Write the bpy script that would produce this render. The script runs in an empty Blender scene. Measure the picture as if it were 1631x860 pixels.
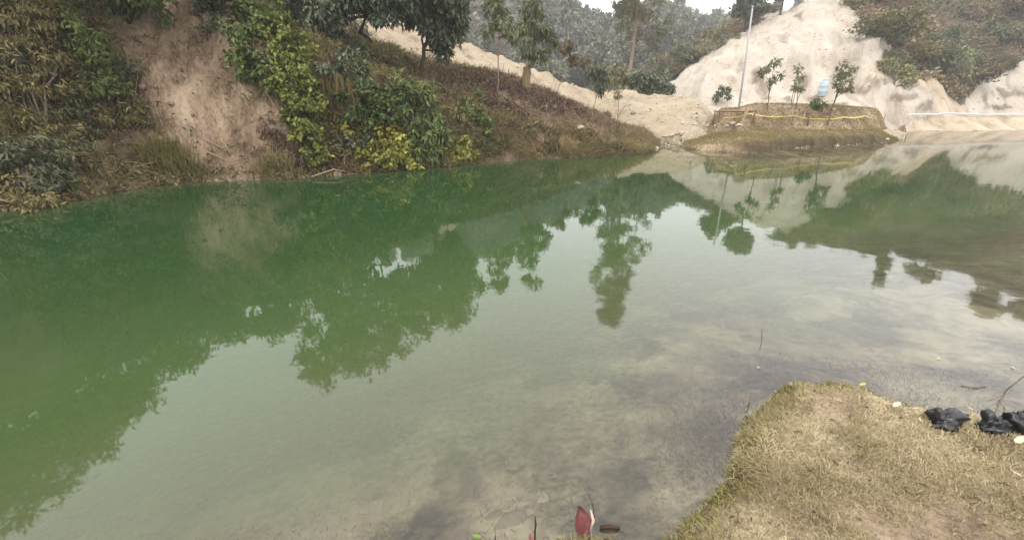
import bpy, math, random
import numpy as np
from mathutils import Vector

# ------------------------------------------------------------------ camera, sky, sun, exposure
scene = bpy.context.scene
COL = scene.collection
F, CX, CY, PITCH, CAMH = 700.0, 815.5, 430.0, math.radians(20.0), 1.6
SP, CP = math.sin(PITCH), math.cos(PITCH)
cam_d = bpy.data.cameras.new('camera')
cam_d.sensor_width = 36.0
cam_d.lens = 36.0 * F / 1631.0
cam_d.clip_start = 0.05
cam_d.clip_end = 3000
cam = bpy.data.objects.new('camera', cam_d)
COL.objects.link(cam)
cam.location = (0, 0, CAMH)
cam.rotation_euler = (math.radians(90) - PITCH, 0, 0)
scene.camera = cam

SUN_EL, SUN_AZ = math.radians(48), math.radians(215)      # azimuth clockwise from +Y
world = bpy.data.worlds.new('World')
scene.world = world
world.use_nodes = True
wt = world.node_tree
bg = wt.nodes['Background']
sky = wt.nodes.new('ShaderNodeTexSky')
sky.sky_type = 'NISHITA'
sky.sun_disc = False
sky.sun_elevation = SUN_EL
sky.sun_rotation = SUN_AZ
sky.dust_density = 4.0
sky.air_density = 1.0
hs = wt.nodes.new('ShaderNodeHueSaturation')
hs.inputs['Saturation'].default_value = 0.35
wt.links.new(sky.outputs[0], hs.inputs['Color'])
wm = wt.nodes.new('ShaderNodeMix')
wm.data_type = 'RGBA'
wm.inputs[0].default_value = 0.80
wt.links.new(hs.outputs[0], wm.inputs[6])
wm.inputs[7].default_value = (17.9, 17.9, 18.1, 1)         # overcast cloud deck
wt.links.new(wm.outputs[2], bg.inputs[0])
bg.inputs[1].default_value = 0.12

sun_d = bpy.data.lights.new('sun', 'SUN')
sun_d.energy = 1.2
sun_d.angle = math.radians(14)
sun_d.color = (1.0, 0.95, 0.88)
sun = bpy.data.objects.new('sun', sun_d)
COL.objects.link(sun)
sdir = Vector((math.sin(SUN_AZ) * math.cos(SUN_EL), math.cos(SUN_AZ) * math.cos(SUN_EL), math.sin(SUN_EL)))
sun.rotation_euler = sdir.to_track_quat('Z', 'Y').to_euler()

vs = scene.view_settings
vs.view_transform = 'Standard'
vs.look = 'None'
vs.gamma = 1.0
vs.use_curve_mapping = False
vs.exposure = 0.72
cy = scene.cycles
cy.max_bounces = 7
cy.diffuse_bounces = 3
cy.glossy_bounces = 3
cy.transmission_bounces = 3
cy.transparent_max_bounces = 8
cy.volume_bounces = 1
cy.use_denoising = True
cy.sample_clamp_indirect = 6
cy.caustics_reflective = False
cy.caustics_refractive = False

HAZE_DENSITY, HAZE_COL = 0.0016, (0.62, 0.63, 0.64, 1)

# ------------------------------------------------------------------ helpers
rng = np.random.default_rng(11)


def ray(px, py):
    u = (px - CX) / F
    v = (CY - py) / F
    return np.array([u, CP + v * SP, -SP + v * CP])


def G(px, py, z=0.0):
    d = ray(px, py)
    t = (z - CAMH) / d[2]
    return np.array([d[0] * t, d[1] * t, z])


def P(px, py, Y):
    d = ray(px, py)
    p = d * (Y / d[1])
    p[2] += CAMH
    return p


def proj(x, y, z):
    dz = z - CAMH
    depth = np.maximum(y * CP - dz * SP, 0.05)
    up = y * SP + dz * CP
    return CX + F * x / depth, CY - F * up / depth


def sstep(a, b, x):
    t = np.clip((x - a) / (b - a), 0, 1)
    return t * t * (3 - 2 * t)


def _hash(ix, iy, seed):
    n = (ix.astype(np.int64) * 374761393 + iy.astype(np.int64) * 668265263 + seed * 974634777) & 0xFFFFFFFF
    n = ((n ^ (n >> 13)) * 1274126177) & 0xFFFFFFFF
    n = n ^ (n >> 16)
    return (n & 0xFFFF) / 65535.0


def vnoise(x, y, seed=0):
    ix, iy = np.floor(x), np.floor(y)
    fx, fy = x - ix, y - iy
    fx = fx * fx * fx * (fx * (fx * 6 - 15) + 10)
    fy = fy * fy * fy * (fy * (fy * 6 - 15) + 10)
    a, b = _hash(ix, iy, seed), _hash(ix + 1, iy, seed)
    c, d = _hash(ix, iy + 1, seed), _hash(ix + 1, iy + 1, seed)
    return (a + (b - a) * fx) * (1 - fy) + (c + (d - c) * fx) * fy


def fbm(x, y, seed=0, octv=4, gain=0.5):
    s, amp, tot = 0.0, 1.0, 0.0
    for k in range(octv):
        s = s + amp * (vnoise(x * 2 ** k + 17.3 * k, y * 2 ** k - 9.1 * k, seed + k) - 0.5)
        tot += amp
        amp *= gain
    return s / tot * 2.0                                   # about -1..1


def seg_dist(x, y, pts):
    best = np.full(np.shape(x), 1e9)
    for (x0, y0), (x1, y1) in zip(pts[:-1], pts[1:]):
        dx, dy = x1 - x0, y1 - y0
        L = dx * dx + dy * dy + 1e-12
        t = np.clip(((x - x0) * dx + (y - y0) * dy) / L, 0, 1)
        best = np.minimum(best, (x - x0 - t * dx) ** 2 + (y - y0 - t * dy) ** 2)
    return np.sqrt(best)


def inside(x, y, pts):
    c = np.zeros(np.shape(x), bool)
    n = len(pts)
    for i in range(n):
        x0, y0 = pts[i]
        x1, y1 = pts[(i + 1) % n]
        if y0 == y1:
            continue
        c ^= ((y0 > y) != (y1 > y)) & (x < (x1 - x0) * (y - y0) / (y1 - y0) + x0)
    return c


def sdf(x, y, pts):                                        # negative inside
    d = seg_dist(x, y, list(pts) + [pts[0]])
    return np.where(inside(x, y, pts), -d, d)


def mesh(name, V, faces, mat=None, attrs=None, parent=None, loc=None, smooth=False):
    """faces: (M,3) or (M,4) int array, or a list of such arrays"""
    V = np.asarray(V, np.float32)
    if loc is not None:
        V = V - np.asarray(loc, np.float32)
    fl = faces if isinstance(faces, list) else [faces]
    fl = [np.asarray(f, np.int32) for f in fl if len(f)]
    me = bpy.data.meshes.new(name)
    me.vertices.add(len(V))
    me.vertices.foreach_set('co', V.ravel())
    nl = sum(f.size for f in fl)
    me.loops.add(nl)
    me.loops.foreach_set('vertex_index', np.concatenate([f.ravel() for f in fl]))
    starts, o = [], 0
    for f in fl:
        starts.append(o + np.arange(len(f)) * f.shape[1])
        o += f.size
    starts = np.concatenate(starts).astype(np.int32)
    me.polygons.add(len(starts))
    me.polygons.foreach_set('loop_start', starts)
    if smooth:
        me.polygons.foreach_set('use_smooth', np.ones(len(starts), bool))
    for k, v in (attrs or {}).items():
        a = me.attributes.new(k, 'FLOAT', 'POINT')
        a.data.foreach_set('value', np.asarray(v, np.float32))
    me.update(calc_edges=True)
    me.validate()
    if mat:
        me.materials.append(mat)
    o = bpy.data.objects.new(name, me)
    COL.objects.link(o)
    if parent is not None:
        o.parent = parent
    elif loc is not None:
        o.location = [float(c) for c in loc]
    return o


def tag(o, label=None, cat=None, group=None, kind=None):
    if label: o['label'] = label
    if cat: o['category'] = cat
    if group: o['group'] = group
    if kind: o['kind'] = kind
    return o


def thing(name, label, cat, loc, group=None):
    o = bpy.data.objects.new(name, None)
    COL.objects.link(o)
    o.location = [float(c) for c in loc]
    o.empty_display_size = 0.1
    return tag(o, label, cat, group)


# ---- tube collector
class MB:
    def __init__(self):
        self.V, self.Q, self.T, self.n = [], [], [], 0

    def add(self, V, Q=None, T=None):
        V = np.asarray(V, float).reshape(-1, 3)
        if Q is not None and len(Q): self.Q.append(np.asarray(Q) + self.n)
        if T is not None and len(T): self.T.append(np.asarray(T) + self.n)
        self.V.append(V)
        self.n += len(V)

    def tube(self, pts, radii, ns=6):
        pts = np.asarray(pts, float)
        radii = np.broadcast_to(np.asarray(radii, float), (len(pts),))
        tan = np.gradient(pts, axis=0)
        tan /= np.linalg.norm(tan, axis=1, keepdims=True) + 1e-9
        ref = np.array([1.0, 0, 0]) if abs(tan[0][0]) < 0.8 else np.array([0, 1.0, 0])
        u = np.cross(tan, ref)
        u /= np.linalg.norm(u, axis=1, keepdims=True) + 1e-9
        w = np.cross(tan, u)
        ang = np.arange(ns) / ns * 2 * np.pi
        ring = (u[:, None] * np.cos(ang)[None, :, None] + w[:, None] * np.sin(ang)[None, :, None]) * radii[:, None, None]
        V = (pts[:, None] + ring).reshape(-1, 3)
        i, j = np.meshgrid(np.arange(len(pts) - 1), np.arange(ns), indexing='ij')
        a = i * ns + j
        b = i * ns + (j + 1) % ns
        Q = np.stack([a, b, b + ns, a + ns], -1).reshape(-1, 4)
        n = len(V)
        V = np.vstack([V, pts[0], pts[-1]])
        k = np.arange(ns)
        T = np.vstack([np.stack([np.full(ns, n), (k + 1) % ns, k], -1),
                       np.stack([np.full(ns, n + 1), n - ns + k, n - ns + (k + 1) % ns], -1)])
        self.add(V, Q, T)

    def box(self, c, s, rz=0.0):
        c, s = np.asarray(c, float), np.asarray(s, float) / 2
        v = np.array([[x, y, z] for x in (-1, 1) for y in (-1, 1) for z in (-1, 1)], float) * s
        R = np.array([[math.cos(rz), -math.sin(rz), 0], [math.sin(rz), math.cos(rz), 0], [0, 0, 1]])
        self.add(v @ R.T + c, [[0, 1, 3, 2], [4, 6, 7, 5], [0, 4, 5, 1], [2, 3, 7, 6], [0, 2, 6, 4], [1, 5, 7, 3]])

    def lathe(self, c, prof, ns=20):
        """prof: list of (r, z)"""
        prof = np.asarray(prof, float)
        ang = np.arange(ns) / ns * 2 * np.pi
        V = np.stack([prof[:, 0, None] * np.cos(ang), prof[:, 0, None] * np.sin(ang), np.broadcast_to(prof[:, 1, None], (len(prof), ns))], -1)
        V = V.reshape(-1, 3) + np.asarray(c, float)
        i, j = np.meshgrid(np.arange(len(prof) - 1), np.arange(ns), indexing='ij')
        a, b = i * ns + j, i * ns + (j + 1) % ns
        self.add(V, np.stack([a, b, b + ns, a + ns], -1).reshape(-1, 4))

    def build(self, name, mat, parent=None, loc=None, smooth=True, attrs=None):
        f = []
        if self.Q: f.append(np.vstack(self.Q))
        if self.T: f.append(np.vstack(self.T))
        return mesh(name, np.vstack(self.V), f, mat, attrs, parent, loc, smooth)


def unit(v):
    return v / (np.linalg.norm(v, axis=-1, keepdims=True) + 1e-9)


def leaf_arrays(pos, d, nrm, L, W, bend=0.15):
    """kite leaves folded along the midrib: returns verts (N*4,3), tris"""
    N = len(pos)
    d = unit(d)
    side = unit(np.cross(d, nrm))
    up = np.cross(side, d)
    L = np.broadcast_to(L, (N,))[:, None]
    W = np.broadcast_to(W, (N,))[:, None]
    mid = pos + d * L * 0.42
    V = np.stack([pos, mid - side * W / 2 + up * W * 0.18, pos + d * L - up * L * bend, mid + side * W / 2 + up * W * 0.18], 1).reshape(-1, 3)
    k = np.arange(N)[:, None] * 4
    T = np.concatenate([k + np.array([[0, 1, 2]]), k + np.array([[0, 2, 3]])], 0)
    return V, T


def blade_arrays(pos, d, side, L, W, curl):
    """grass blades: two-segment strips, 5 verts"""
    N = len(pos)
    L = np.broadcast_to(L, (N,))[:, None]
    W = np.broadcast_to(W, (N,))[:, None]
    m = pos + d * L * 0.55
    tip = pos + d * L + curl * L
    V = np.stack([pos - side * W / 2, pos + side * W / 2, m + side * W * 0.4, m - side * W * 0.4, tip], 1).reshape(-1, 3)
    k = np.arange(N)[:, None] * 5
    Q = k + np.array([[0, 1, 2, 3]])
    T = k + np.array([[3, 2, 4]])
    return V, Q, T


def rand_unit(n, r=None):
    r = r or rng
    v = r.normal(size=(n, 3))
    return unit(v)


# ------------------------------------------------------------------ materials
def new_mat(name):
    m = bpy.data.materials.new(name)
    m.use_nodes = True
    nt = m.node_tree
    nt.nodes.clear()
    out = nt.nodes.new('ShaderNodeOutputMaterial')
    return m, nt, out


def N(nt, t, **kw):
    n = nt.nodes.new(t)
    for k, v in kw.items():
        if k in ('data_type', 'blend_type', 'operation', 'attribute_name', 'noise_dimensions', 'feature', 'distance', 'clamp'):
            setattr(n, k, v)
        else:
            n.inputs[k].default_value = v
    return n


def lk(nt, a, b):
    nt.links.new(a, b)


def c4(c):
    return (c[0], c[1], c[2], 1)


def ramp(nt, stops):
    r = nt.nodes.new('ShaderNodeValToRGB')
    e = r.color_ramp.elements
    while len(e) < len(stops):
        e.new(0.5)
    for el, (p, c) in zip(e, stops):
        el.position = p
        el.color = c4(c)
    return r


def mixc(nt, fac, a, b, blend='MIX'):
    m = nt.nodes.new('ShaderNodeMix')
    m.data_type = 'RGBA'
    m.blend_type = blend
    m.clamp_factor = True
    for s, v in ((m.inputs[0], fac), (m.inputs[6], a), (m.inputs[7], b)):
        if isinstance(v, bpy.types.NodeSocket):
            lk(nt, v, s)
        elif isinstance(v, (int, float)):
            s.default_value = v
        else:
            s.default_value = c4(v)
    return m.outputs[2]


def leaf_mat(name, c0, c1, c2, rough=0.55, trans=0.22, spec=0.3):
    m, nt, out = new_mat(name)
    at = N(nt, 'ShaderNodeAttribute', attribute_name='tint')
    rp = ramp(nt, [(0.0, c0), (0.5, c1), (1.0, c2)])
    lk(nt, at.outputs['Fac'], rp.inputs[0])
    oi = nt.nodes.new('ShaderNodeObjectInfo')
    mr = N(nt, 'ShaderNodeMapRange')
    mr.inputs[3].default_value, mr.inputs[4].default_value = 0.8, 1.28
    lk(nt, oi.outputs['Random'], mr.inputs[0])
    hv = nt.nodes.new('ShaderNodeHueSaturation')
    lk(nt, mr.outputs[0], hv.inputs['Value'])
    mr2 = N(nt, 'ShaderNodeMapRange')
    mr2.inputs[3].default_value, mr2.inputs[4].default_value = 0.515, 0.485
    lk(nt, oi.outputs['Random'], mr2.inputs[0])
    lk(nt, mr2.outputs[0], hv.inputs['Hue'])
    lk(nt, rp.outputs[0], hv.inputs['Color'])
    rp = hv
    b = N(nt, 'ShaderNodeBsdfPrincipled', Roughness=rough)
    b.inputs['Specular IOR Level'].default_value = spec
    lk(nt, rp.outputs[0], b.inputs['Base Color'])
    t = nt.nodes.new('ShaderNodeBsdfTranslucent')
    lk(nt, rp.outputs[0], t.inputs[0])
    mx = nt.nodes.new('ShaderNodeMixShader')
    mx.inputs[0].default_value = trans
    lk(nt, b.outputs[0], mx.inputs[1])
    lk(nt, t.outputs[0], mx.inputs[2])
    lk(nt, mx.outputs[0], out.inputs[0])
    return m


def soil_mat(name, stops, scale=1.0, bump=0.5, stretch=(1, 1, 1), mask=None, mask_cols=None, fine=14.0, rough=0.95, bumpd=0.06, contrast=1.9):
    """mottled earth: three noise sizes drive a ramp; an optional painted cover mask brings a second ramp in"""
    m, nt, out = new_mat(name)
    tc = nt.nodes.new('ShaderNodeTexCoord')
    mp = nt.nodes.new('ShaderNodeMapping')
    mp.inputs['Scale'].default_value = stretch
    lk(nt, tc.outputs['Object'], mp.inputs[0])
    n1 = N(nt, 'ShaderNodeTexNoise', Scale=0.9 * scale, Detail=6.0, Roughness=0.62)
    n2 = N(nt, 'ShaderNodeTexNoise', Scale=fine * scale, Detail=5.0, Roughness=0.7)
    lk(nt, mp.outputs[0], n1.inputs['Vector'])
    lk(nt, mp.outputs[0], n2.inputs['Vector'])
    ad = N(nt, 'ShaderNodeMath', operation='MULTIPLY_ADD')
    lk(nt, n2.outputs['Fac'], ad.inputs[0])
    ad.inputs[1].default_value = 0.55
    sc = N(nt, 'ShaderNodeMath', operation='MULTIPLY_ADD')
    lk(nt, n1.outputs['Fac'], sc.inputs[0])
    sc.inputs[1].default_value = 1.1
    sc.inputs[2].default_value = -0.33
    lk(nt, sc.outputs[0], ad.inputs[2])
    ct = N(nt, 'ShaderNodeMath', operation='MULTIPLY_ADD')
    lk(nt, ad.outputs[0], ct.inputs[0])
    ct.inputs[1].default_value = contrast
    ct.inputs[2].default_value = 0.5 - 0.495 * contrast
    ct.use_clamp = True
    ad = ct
    rp = ramp(nt, stops)
    lk(nt, ad.outputs[0], rp.inputs[0])
    col = rp.outputs[0]
    if mask_cols:
        for nm, st in mask_cols:
            at = N(nt, 'ShaderNodeAttribute', attribute_name=nm)
            r2 = ramp(nt, st)
            lk(nt, ad.outputs[0], r2.inputs[0])
            ma = N(nt, 'ShaderNodeMath', operation='MULTIPLY_ADD')
            lk(nt, n2.outputs['Fac'], ma.inputs[0])
            ma.inputs[1].default_value = 1.2
            ma.inputs[2].default_value = -0.6
            mb = N(nt, 'ShaderNodeMath', operation='ADD')
            lk(nt, at.outputs['Fac'], mb.inputs[0])
            mb.use_clamp = True
            mm = N(nt, 'ShaderNodeMath', operation='MULTIPLY')       # noise only where the mask is between 0 and 1
            lk(nt, ma.outputs[0], mm.inputs[0])
            q = N(nt, 'ShaderNodeMath', operation='SUBTRACT')
            q.inputs[0].default_value = 1.0
            lk(nt, at.outputs['Fac'], q.inputs[1])
            q2 = N(nt, 'ShaderNodeMath', operation='MULTIPLY')
            lk(nt, q.outputs[0], q2.inputs[0])
            lk(nt, at.outputs['Fac'], q2.inputs[1])
            q3 = N(nt, 'ShaderNodeMath', operation='MULTIPLY')
            lk(nt, q2.outputs[0], q3.inputs[0])
            q3.inputs[1].default_value = 4.0
            lk(nt, q3.outputs[0], mm.inputs[1])
            lk(nt, mm.outputs[0], mb.inputs[1])
            col = mixc(nt, mb.outputs[0], col, r2.outputs[0])
    b = N(nt, 'ShaderNodeBsdfPrincipled', Roughness=rough)
    b.inputs['Specular IOR Level'].default_value = 0.15
    lk(nt, col, b.inputs['Base Color'])
    bp = N(nt, 'ShaderNodeBump', Strength=bump, Distance=bumpd)
    lk(nt, ad.outputs[0], bp.inputs['Height'])
    lk(nt, bp.outputs[0], b.inputs['Normal'])
    lk(nt, b.outputs[0], out.inputs[0])
    return m


def plain_mat(name, c0, c1, rough=0.6, scale=20.0, spec=0.4, bump=0.0, metallic=0.0):
    m, nt, out = new_mat(name)
    tc = nt.nodes.new('ShaderNodeTexCoord')
    n1 = N(nt, 'ShaderNodeTexNoise', Scale=scale, Detail=4.0, Roughness=0.6)
    lk(nt, tc.outputs['Object'], n1.inputs['Vector'])
    rp = ramp(nt, [(0.3, c0), (0.7, c1)])
    lk(nt, n1.outputs['Fac'], rp.inputs[0])
    b = N(nt, 'ShaderNodeBsdfPrincipled', Roughness=rough, Metallic=metallic)
    b.inputs['Specular IOR Level'].default_value = spec
    lk(nt, rp.outputs[0], b.inputs['Base Color'])
    if bump:
        bp = N(nt, 'ShaderNodeBump', Strength=bump, Distance=0.01)
        lk(nt, n1.outputs['Fac'], bp.inputs['Height'])
        lk(nt, bp.outputs[0], b.inputs['Normal'])
    lk(nt, b.outputs[0], out.inputs[0])
    return m


LM = dict(
    lime=leaf_mat('leaf_lime', (0.065, 0.08, 0.016), (0.155, 0.17, 0.032), (0.31, 0.29, 0.065)),
    green=leaf_mat('leaf_green', (0.04, 0.054, 0.014), (0.085, 0.112, 0.028), (0.17, 0.20, 0.06)),
    dark=leaf_mat('leaf_dark', (0.03, 0.04, 0.017), (0.068, 0.084, 0.037), (0.16, 0.18, 0.10), rough=0.42, spec=0.45),  # palest stop paints the leaf highlights into the colour
    yellow=leaf_mat('leaf_yellow', (0.07, 0.075, 0.012), (0.16, 0.15, 0.02), (0.30, 0.24, 0.03)),
    olive=leaf_mat('leaf_olive', (0.06, 0.053, 0.017), (0.135, 0.114, 0.04), (0.23, 0.195, 0.08)),
    greygreen=leaf_mat('leaf_greygreen', (0.05, 0.052, 0.026), (0.092, 0.096, 0.048), (0.155, 0.155, 0.085)),
    rust=leaf_mat('leaf_rust', (0.06, 0.035, 0.015), (0.12, 0.065, 0.025), (0.2, 0.12, 0.05)),
    pale=leaf_mat('leaf_pale', (0.07, 0.08, 0.03), (0.125, 0.135, 0.055), (0.22, 0.215, 0.10)),
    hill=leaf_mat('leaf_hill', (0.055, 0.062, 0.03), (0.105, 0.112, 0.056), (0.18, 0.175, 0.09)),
    hazehill=leaf_mat('leaf_far_haze', (0.10, 0.102, 0.068), (0.155, 0.153, 0.10), (0.21, 0.205, 0.135)),  # hill leaves paled: distance haze is put into the colour too
    yellowgreen=leaf_mat('leaf_yellowgreen', (0.12, 0.125, 0.045), (0.19, 0.185, 0.07), (0.28, 0.26, 0.11)),  # pale yellow-green leaf colour for bushes on the slope and hill
    scrub=leaf_mat('leaf_scrub', (0.095, 0.066, 0.038), (0.185, 0.135, 0.078), (0.27, 0.21, 0.12)),
    drygrass=leaf_mat('grass_dry', (0.095, 0.065, 0.03), (0.21, 0.155, 0.072), (0.37, 0.295, 0.155), rough=0.8, spec=0.15),
    lawn=leaf_mat('grass_lawn', (0.165, 0.135, 0.065), (0.32, 0.27, 0.155), (0.52, 0.45, 0.30), rough=0.8, spec=0.15),
    lawngreen=leaf_mat('grass_edge', (0.085, 0.078, 0.022), (0.175, 0.16, 0.045), (0.31, 0.275, 0.105), rough=0.8, spec=0.15),
    weed=leaf_mat('grass_olive', (0.055, 0.048, 0.016), (0.115, 0.10, 0.032), (0.20, 0.17, 0.065), rough=0.75, spec=0.15),
    deadbrush=leaf_mat('dead_brush', (0.045, 0.026, 0.018), (0.12, 0.074, 0.05), (0.26, 0.175, 0.125), rough=0.85, spec=0.1),
)
BARK = plain_mat('bark', (0.06, 0.043, 0.03), (0.13, 0.1, 0.075), 0.9, 30, 0.1)
PALEBARK = plain_mat('bark_pale', (0.16, 0.12, 0.085), (0.27, 0.21, 0.15), 0.9, 25, 0.1)
DARKBARK = plain_mat('bark_dark', (0.03, 0.02, 0.014), (0.07, 0.045, 0.03), 0.9, 25, 0.1)

# ------------------------------------------------------------------ terrain
SH_LEFT = [(-13.5, -9.0), (-11.5, -2.0), (-10.0, 4.0)] + [tuple(G(*p)[:2]) for p in
           [(-60, 345), (0, 336), (45, 333), (90, 325), (150, 313), (200, 303), (265, 294), (330, 289), (400, 287), (450, 286), (510, 281), (560, 278),
            (640, 272), (720, 265), (800, 257), (860, 253), (900, 252), (950, 250), (1000, 248), (1035, 243), (1048, 235), (1052, 228)]]
SH_ISLE = [tuple(G(*p)[:2]) for p in [(1084, 228), (1088, 234), (1110, 239), (1150, 242), (1190, 244), (1225, 243), (1245, 238), (1300, 234),
                                      (1340, 232), (1380, 230), (1420, 226), (1443, 221), (1444, 216), (1436, 211)]]
SH_FAR = [tuple(G(*p)[:2]) for p in [(1446, 209.5), (1480, 209), (1540, 209), (1600, 208), (1660, 207), (1800, 206)]] + [(70, 30), (60, 12)]
SH_NEAR = [(30, 4.5)] + [tuple(G(*p)[:2]) for p in
           [(1900, 700), (1760, 682), (1690, 676), (1631, 668), (1560, 662), (1500, 655), (1430, 641), (1375, 618), (1320, 608), (1270, 611), (1240, 622), (1218, 648), (1190, 668),
            (1178, 690), (1172, 725), (1158, 765), (1130, 795), (1098, 828), (1075, 858), (1040, 872), (985, 866), (930, 858), (880, 866), (800, 872), (720, 876), (640, 890), (520, 915),
            (350, 960)]] + [(-3.0, 0.3), (-6.0, -3.0), (-8, -9.0)]
W = SH_LEFT + SH_ISLE + SH_FAR + SH_NEAR
SHALLOW = [(-6, -6.0)] + [tuple(G(*p)[:2]) for p in [(60, 1000), (290, 875), (560, 752), (790, 632), (975, 540), (1150, 462), (1380, 405), (1631, 375)]] + [(40, 14)]
SHALLOW_POLY = SHALLOW + [(60, 10), (60, -20), (-6, -20)]

CUT = [(1040, 152), (1100, 108), (1164, 66), (1220, 26), (1268, -8), (1300, -26), (1345, -5), (1365, 25), (1385, 52), (1428, 78), (1424, 88), (1392, 106),
       (1404, 126), (1450, 138), (1492, 148), (1500, 186), (1400, 210), (1060, 200)]
CUT2 = [(1538, 186), (1545, 150), (1580, 118), (1640, 105), (1760, 80), (1800, 190)]


def tab(x, pts):
    xs, ys = zip(*pts)
    return np.interp(x, xs, ys)


def terrain(x, y, full=False):
    x = np.asarray(x, float)
    y = np.asarray(y, float)
    a = x / np.maximum(y, 1.0)
    ph = CX + 745 * a
    dl, di, df, dn = (seg_dist(x, y, s) for s in (SH_LEFT, SH_ISLE, SH_FAR, SH_NEAR))
    inW = inside(x, y, W)
    d_all = np.minimum(np.minimum(dl, di), np.minimum(df, dn))
    region = np.argmin(np.stack([dl, di, df, dn]), 0)
    n1 = fbm(x * 0.9, y * 0.9, 3, 4)
    n2 = fbm(x * 3.1, y * 3.1, 9, 3)
    n0 = fbm(x * 0.25, y * 0.25, 21, 3)
    # --- left bank
    dl2 = np.maximum(0, dl + 0.28 * n1 * sstep(0.1, 1.0, dl) + 0.5 * n0 * sstep(0.5, 2, dl))
    Hc = tab(ph, [(-600, 4.5), (200, 4.1), (350, 3.8), (450, 3.4), (550, 2.6), (600, 2.2), (700, 1.45), (800, 1.0), (900, 0.7), (1000, 0.32), (1045, 0.15)])
    w = tab(ph, [(-600, 2.6), (350, 2.3), (500, 2.4), (600, 2.0), (800, 1.2), (1000, 0.8)])
    sl = tab(ph, [(-600, 0.25), (450, 0.25), (600, 0.3), (800, 0.35), (900, 0.23), (960, 0.12), (1045, 0.0)])
    toe = tab(ph, [(-600, 0.5), (200, 0.6), (330, 0.3), (450, 0.1), (700, 0.0)])
    gully = fbm(x * 1.7 - y * 0.8, y * 0.15, 31, 3) * 0.35
    zl = 0.10 * sstep(0, 0.12, dl2) + toe * np.minimum(dl2, 0.9) * 0.45 + Hc * sstep(0.0, 1.0, (dl2 - toe * 0.9) / w) + sl * np.clip(dl2 - w * 0.8, 0, 5.0) + 0.05 * np.maximum(dl2 - 6, 0)
    n3 = fbm(x * 6.3 + 3 * n1, y * 6.3, 13, 3)
    zl = zl + (n2 * 0.16 + 0.12 * n3 + 0.32 * (0.5 - np.abs(fbm(x * 2.4, y * 2.4, 16, 3))) + 0.2 * np.abs(fbm(x * 1.9, y * 1.9, 15, 3)) + gully * sstep(0.6, 2.0, Hc)) * sstep(0.2, 1.2, dl2)
    # --- spit with its earth berm
    st = tab(ph, [(1080, 0.12), (1170, 0.2), (1200, 0.4), (1405, 0.4), (1428, 0.16), (1448, 0.08)])
    zi = st * sstep(0.0, 0.22, di + 0.10 * n2 - 0.05 * n1) + 0.14 * np.minimum(di, 3) + 0.05 * n1 * sstep(0.1, 0.6, di)
    bm = sstep(1128, 1150, ph) * (1 - sstep(1408, 1432, ph))
    dd = di + 0.25 * n1
    zi = zi + bm * (1.02 * sstep(0.0, 0.9, dd - tab(ph, [(1130, 2.2), (1250, 2.0), (1400, 1.1)])) - 0.35 * sstep(4.2, 6.0, dd))
    # --- far shore
    zf = 1.15 * sstep(0, 2.6, df + 0.3 * n1) * (0.3 + 0.7 * sstep(1436, 1475, ph)) + 0.02 * df
    # --- near lawn
    zn = 0.085 * sstep(-0.01, 0.2, dn + 0.12 * n2 + 0.05 * n1) + 0.018 * np.minimum(dn, 6) + 0.015 * n1
    z = np.where(region == 0, zl, np.where(region == 1, zi, np.where(region == 2, zf, zn)))
    base = tab(a, [(-2.5, 11), (-0.6, 8), (-0.3, 4.5), (0, 2.2), (0.3, 1.4), (2.5, 1.4)])
    wf = sstep(-1.8, 1.8, df - di)
    z = np.where(((region == 1) | (region == 2)) & (~inW), zi * wf + zf * (1 - wf), z)
    k = sstep(25, 34, y) * sstep(0.2, 4.0, d_all)
    z = np.where((region == 2) & (df < 6), z, z * (1 - k) + base * k)
    # --- spoil heap of sand behind the left bank
    Yc = tab(ph, [(480, 26), (760, 29.5), (960, 31.5), (1060, 31), (1110, 29.5), (1150, 27)])
    Cz = tab(ph, [(440, 3), (520, 7.3), (580, 6.5), (640, 6.2), (700, 5.9), (760, 5.3), (830, 4.2), (900, 3.25), (960, 2.75), (1020, 2.65), (1060, 2.55), (1110, 2.25), (1130, 1.6), (1152, 0.4)])
    fs = tab(ph, [(480, 0.5), (760, 0.46), (960, 0.38), (1060, 0.30), (1150, 0.3)])
    n4 = fbm(x * 1.1 + 0.5 * y, y * 0.35, 17, 4)
    zh = Cz + 0.16 * n1 + 0.12 * n2 + 0.34 * n4 * sstep(1.5, 4, Cz) - fs * np.maximum(Yc - y, 0) - 0.55 * np.maximum(y - Yc, 0)
    heap = (zh > z) & (~inW) & (region <= 1)
    z = np.where(heap, zh, z)
    # --- right hill with the cut slope
    Cr = tab(a, [(0.2, 2), (0.28, 3.5), (0.32, 5.8), (0.365, 8.9), (0.459, 11.9), (0.54, 14.0), (0.624, 15.8), (0.715, 16.8), (0.954, 18.5), (1.21, 24), (1.6, 28), (2.5, 30)])
    Yb = tab(a, [(0.2, 40), (0.4, 33), (0.74, 33), (0.98, 43), (1.2, 45), (2.5, 45)])
    nb = fbm(x * 0.11, y * 0.11, 41, 4)
    q = np.clip((y + 3.5 * nb - Yb) / (64 - Yb), 0, 1)
    prof = 0.55 * q + 0.45 * sstep(0, 1, q)
    rill = fbm((x - 0.55 * y) * 0.5, (y + x) * 0.09, 51, 4) + 0.5 * np.abs(fbm((x - 0.5 * y) * 1.3, (y + x) * 0.2, 53, 3))
    rid = 0.5 - np.abs(fbm((x - 0.6 * y) * 1.0 + n1, (x + y) * 0.16, 57, 4))
    Zr = (Cr - 1.6) * prof + (nb * 0.5 + rill * 0.6 + 0.38 * rid + 0.13 * n2 + 0.10 * n1) * sstep(0, 0.25, q) - 0.06 * np.maximum(y - 80, 0)
    z = np.where(y > 30, np.maximum(z, z + 0) + np.maximum(Zr, 0) * sstep(0.0, 0.05, q), z)
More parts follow.
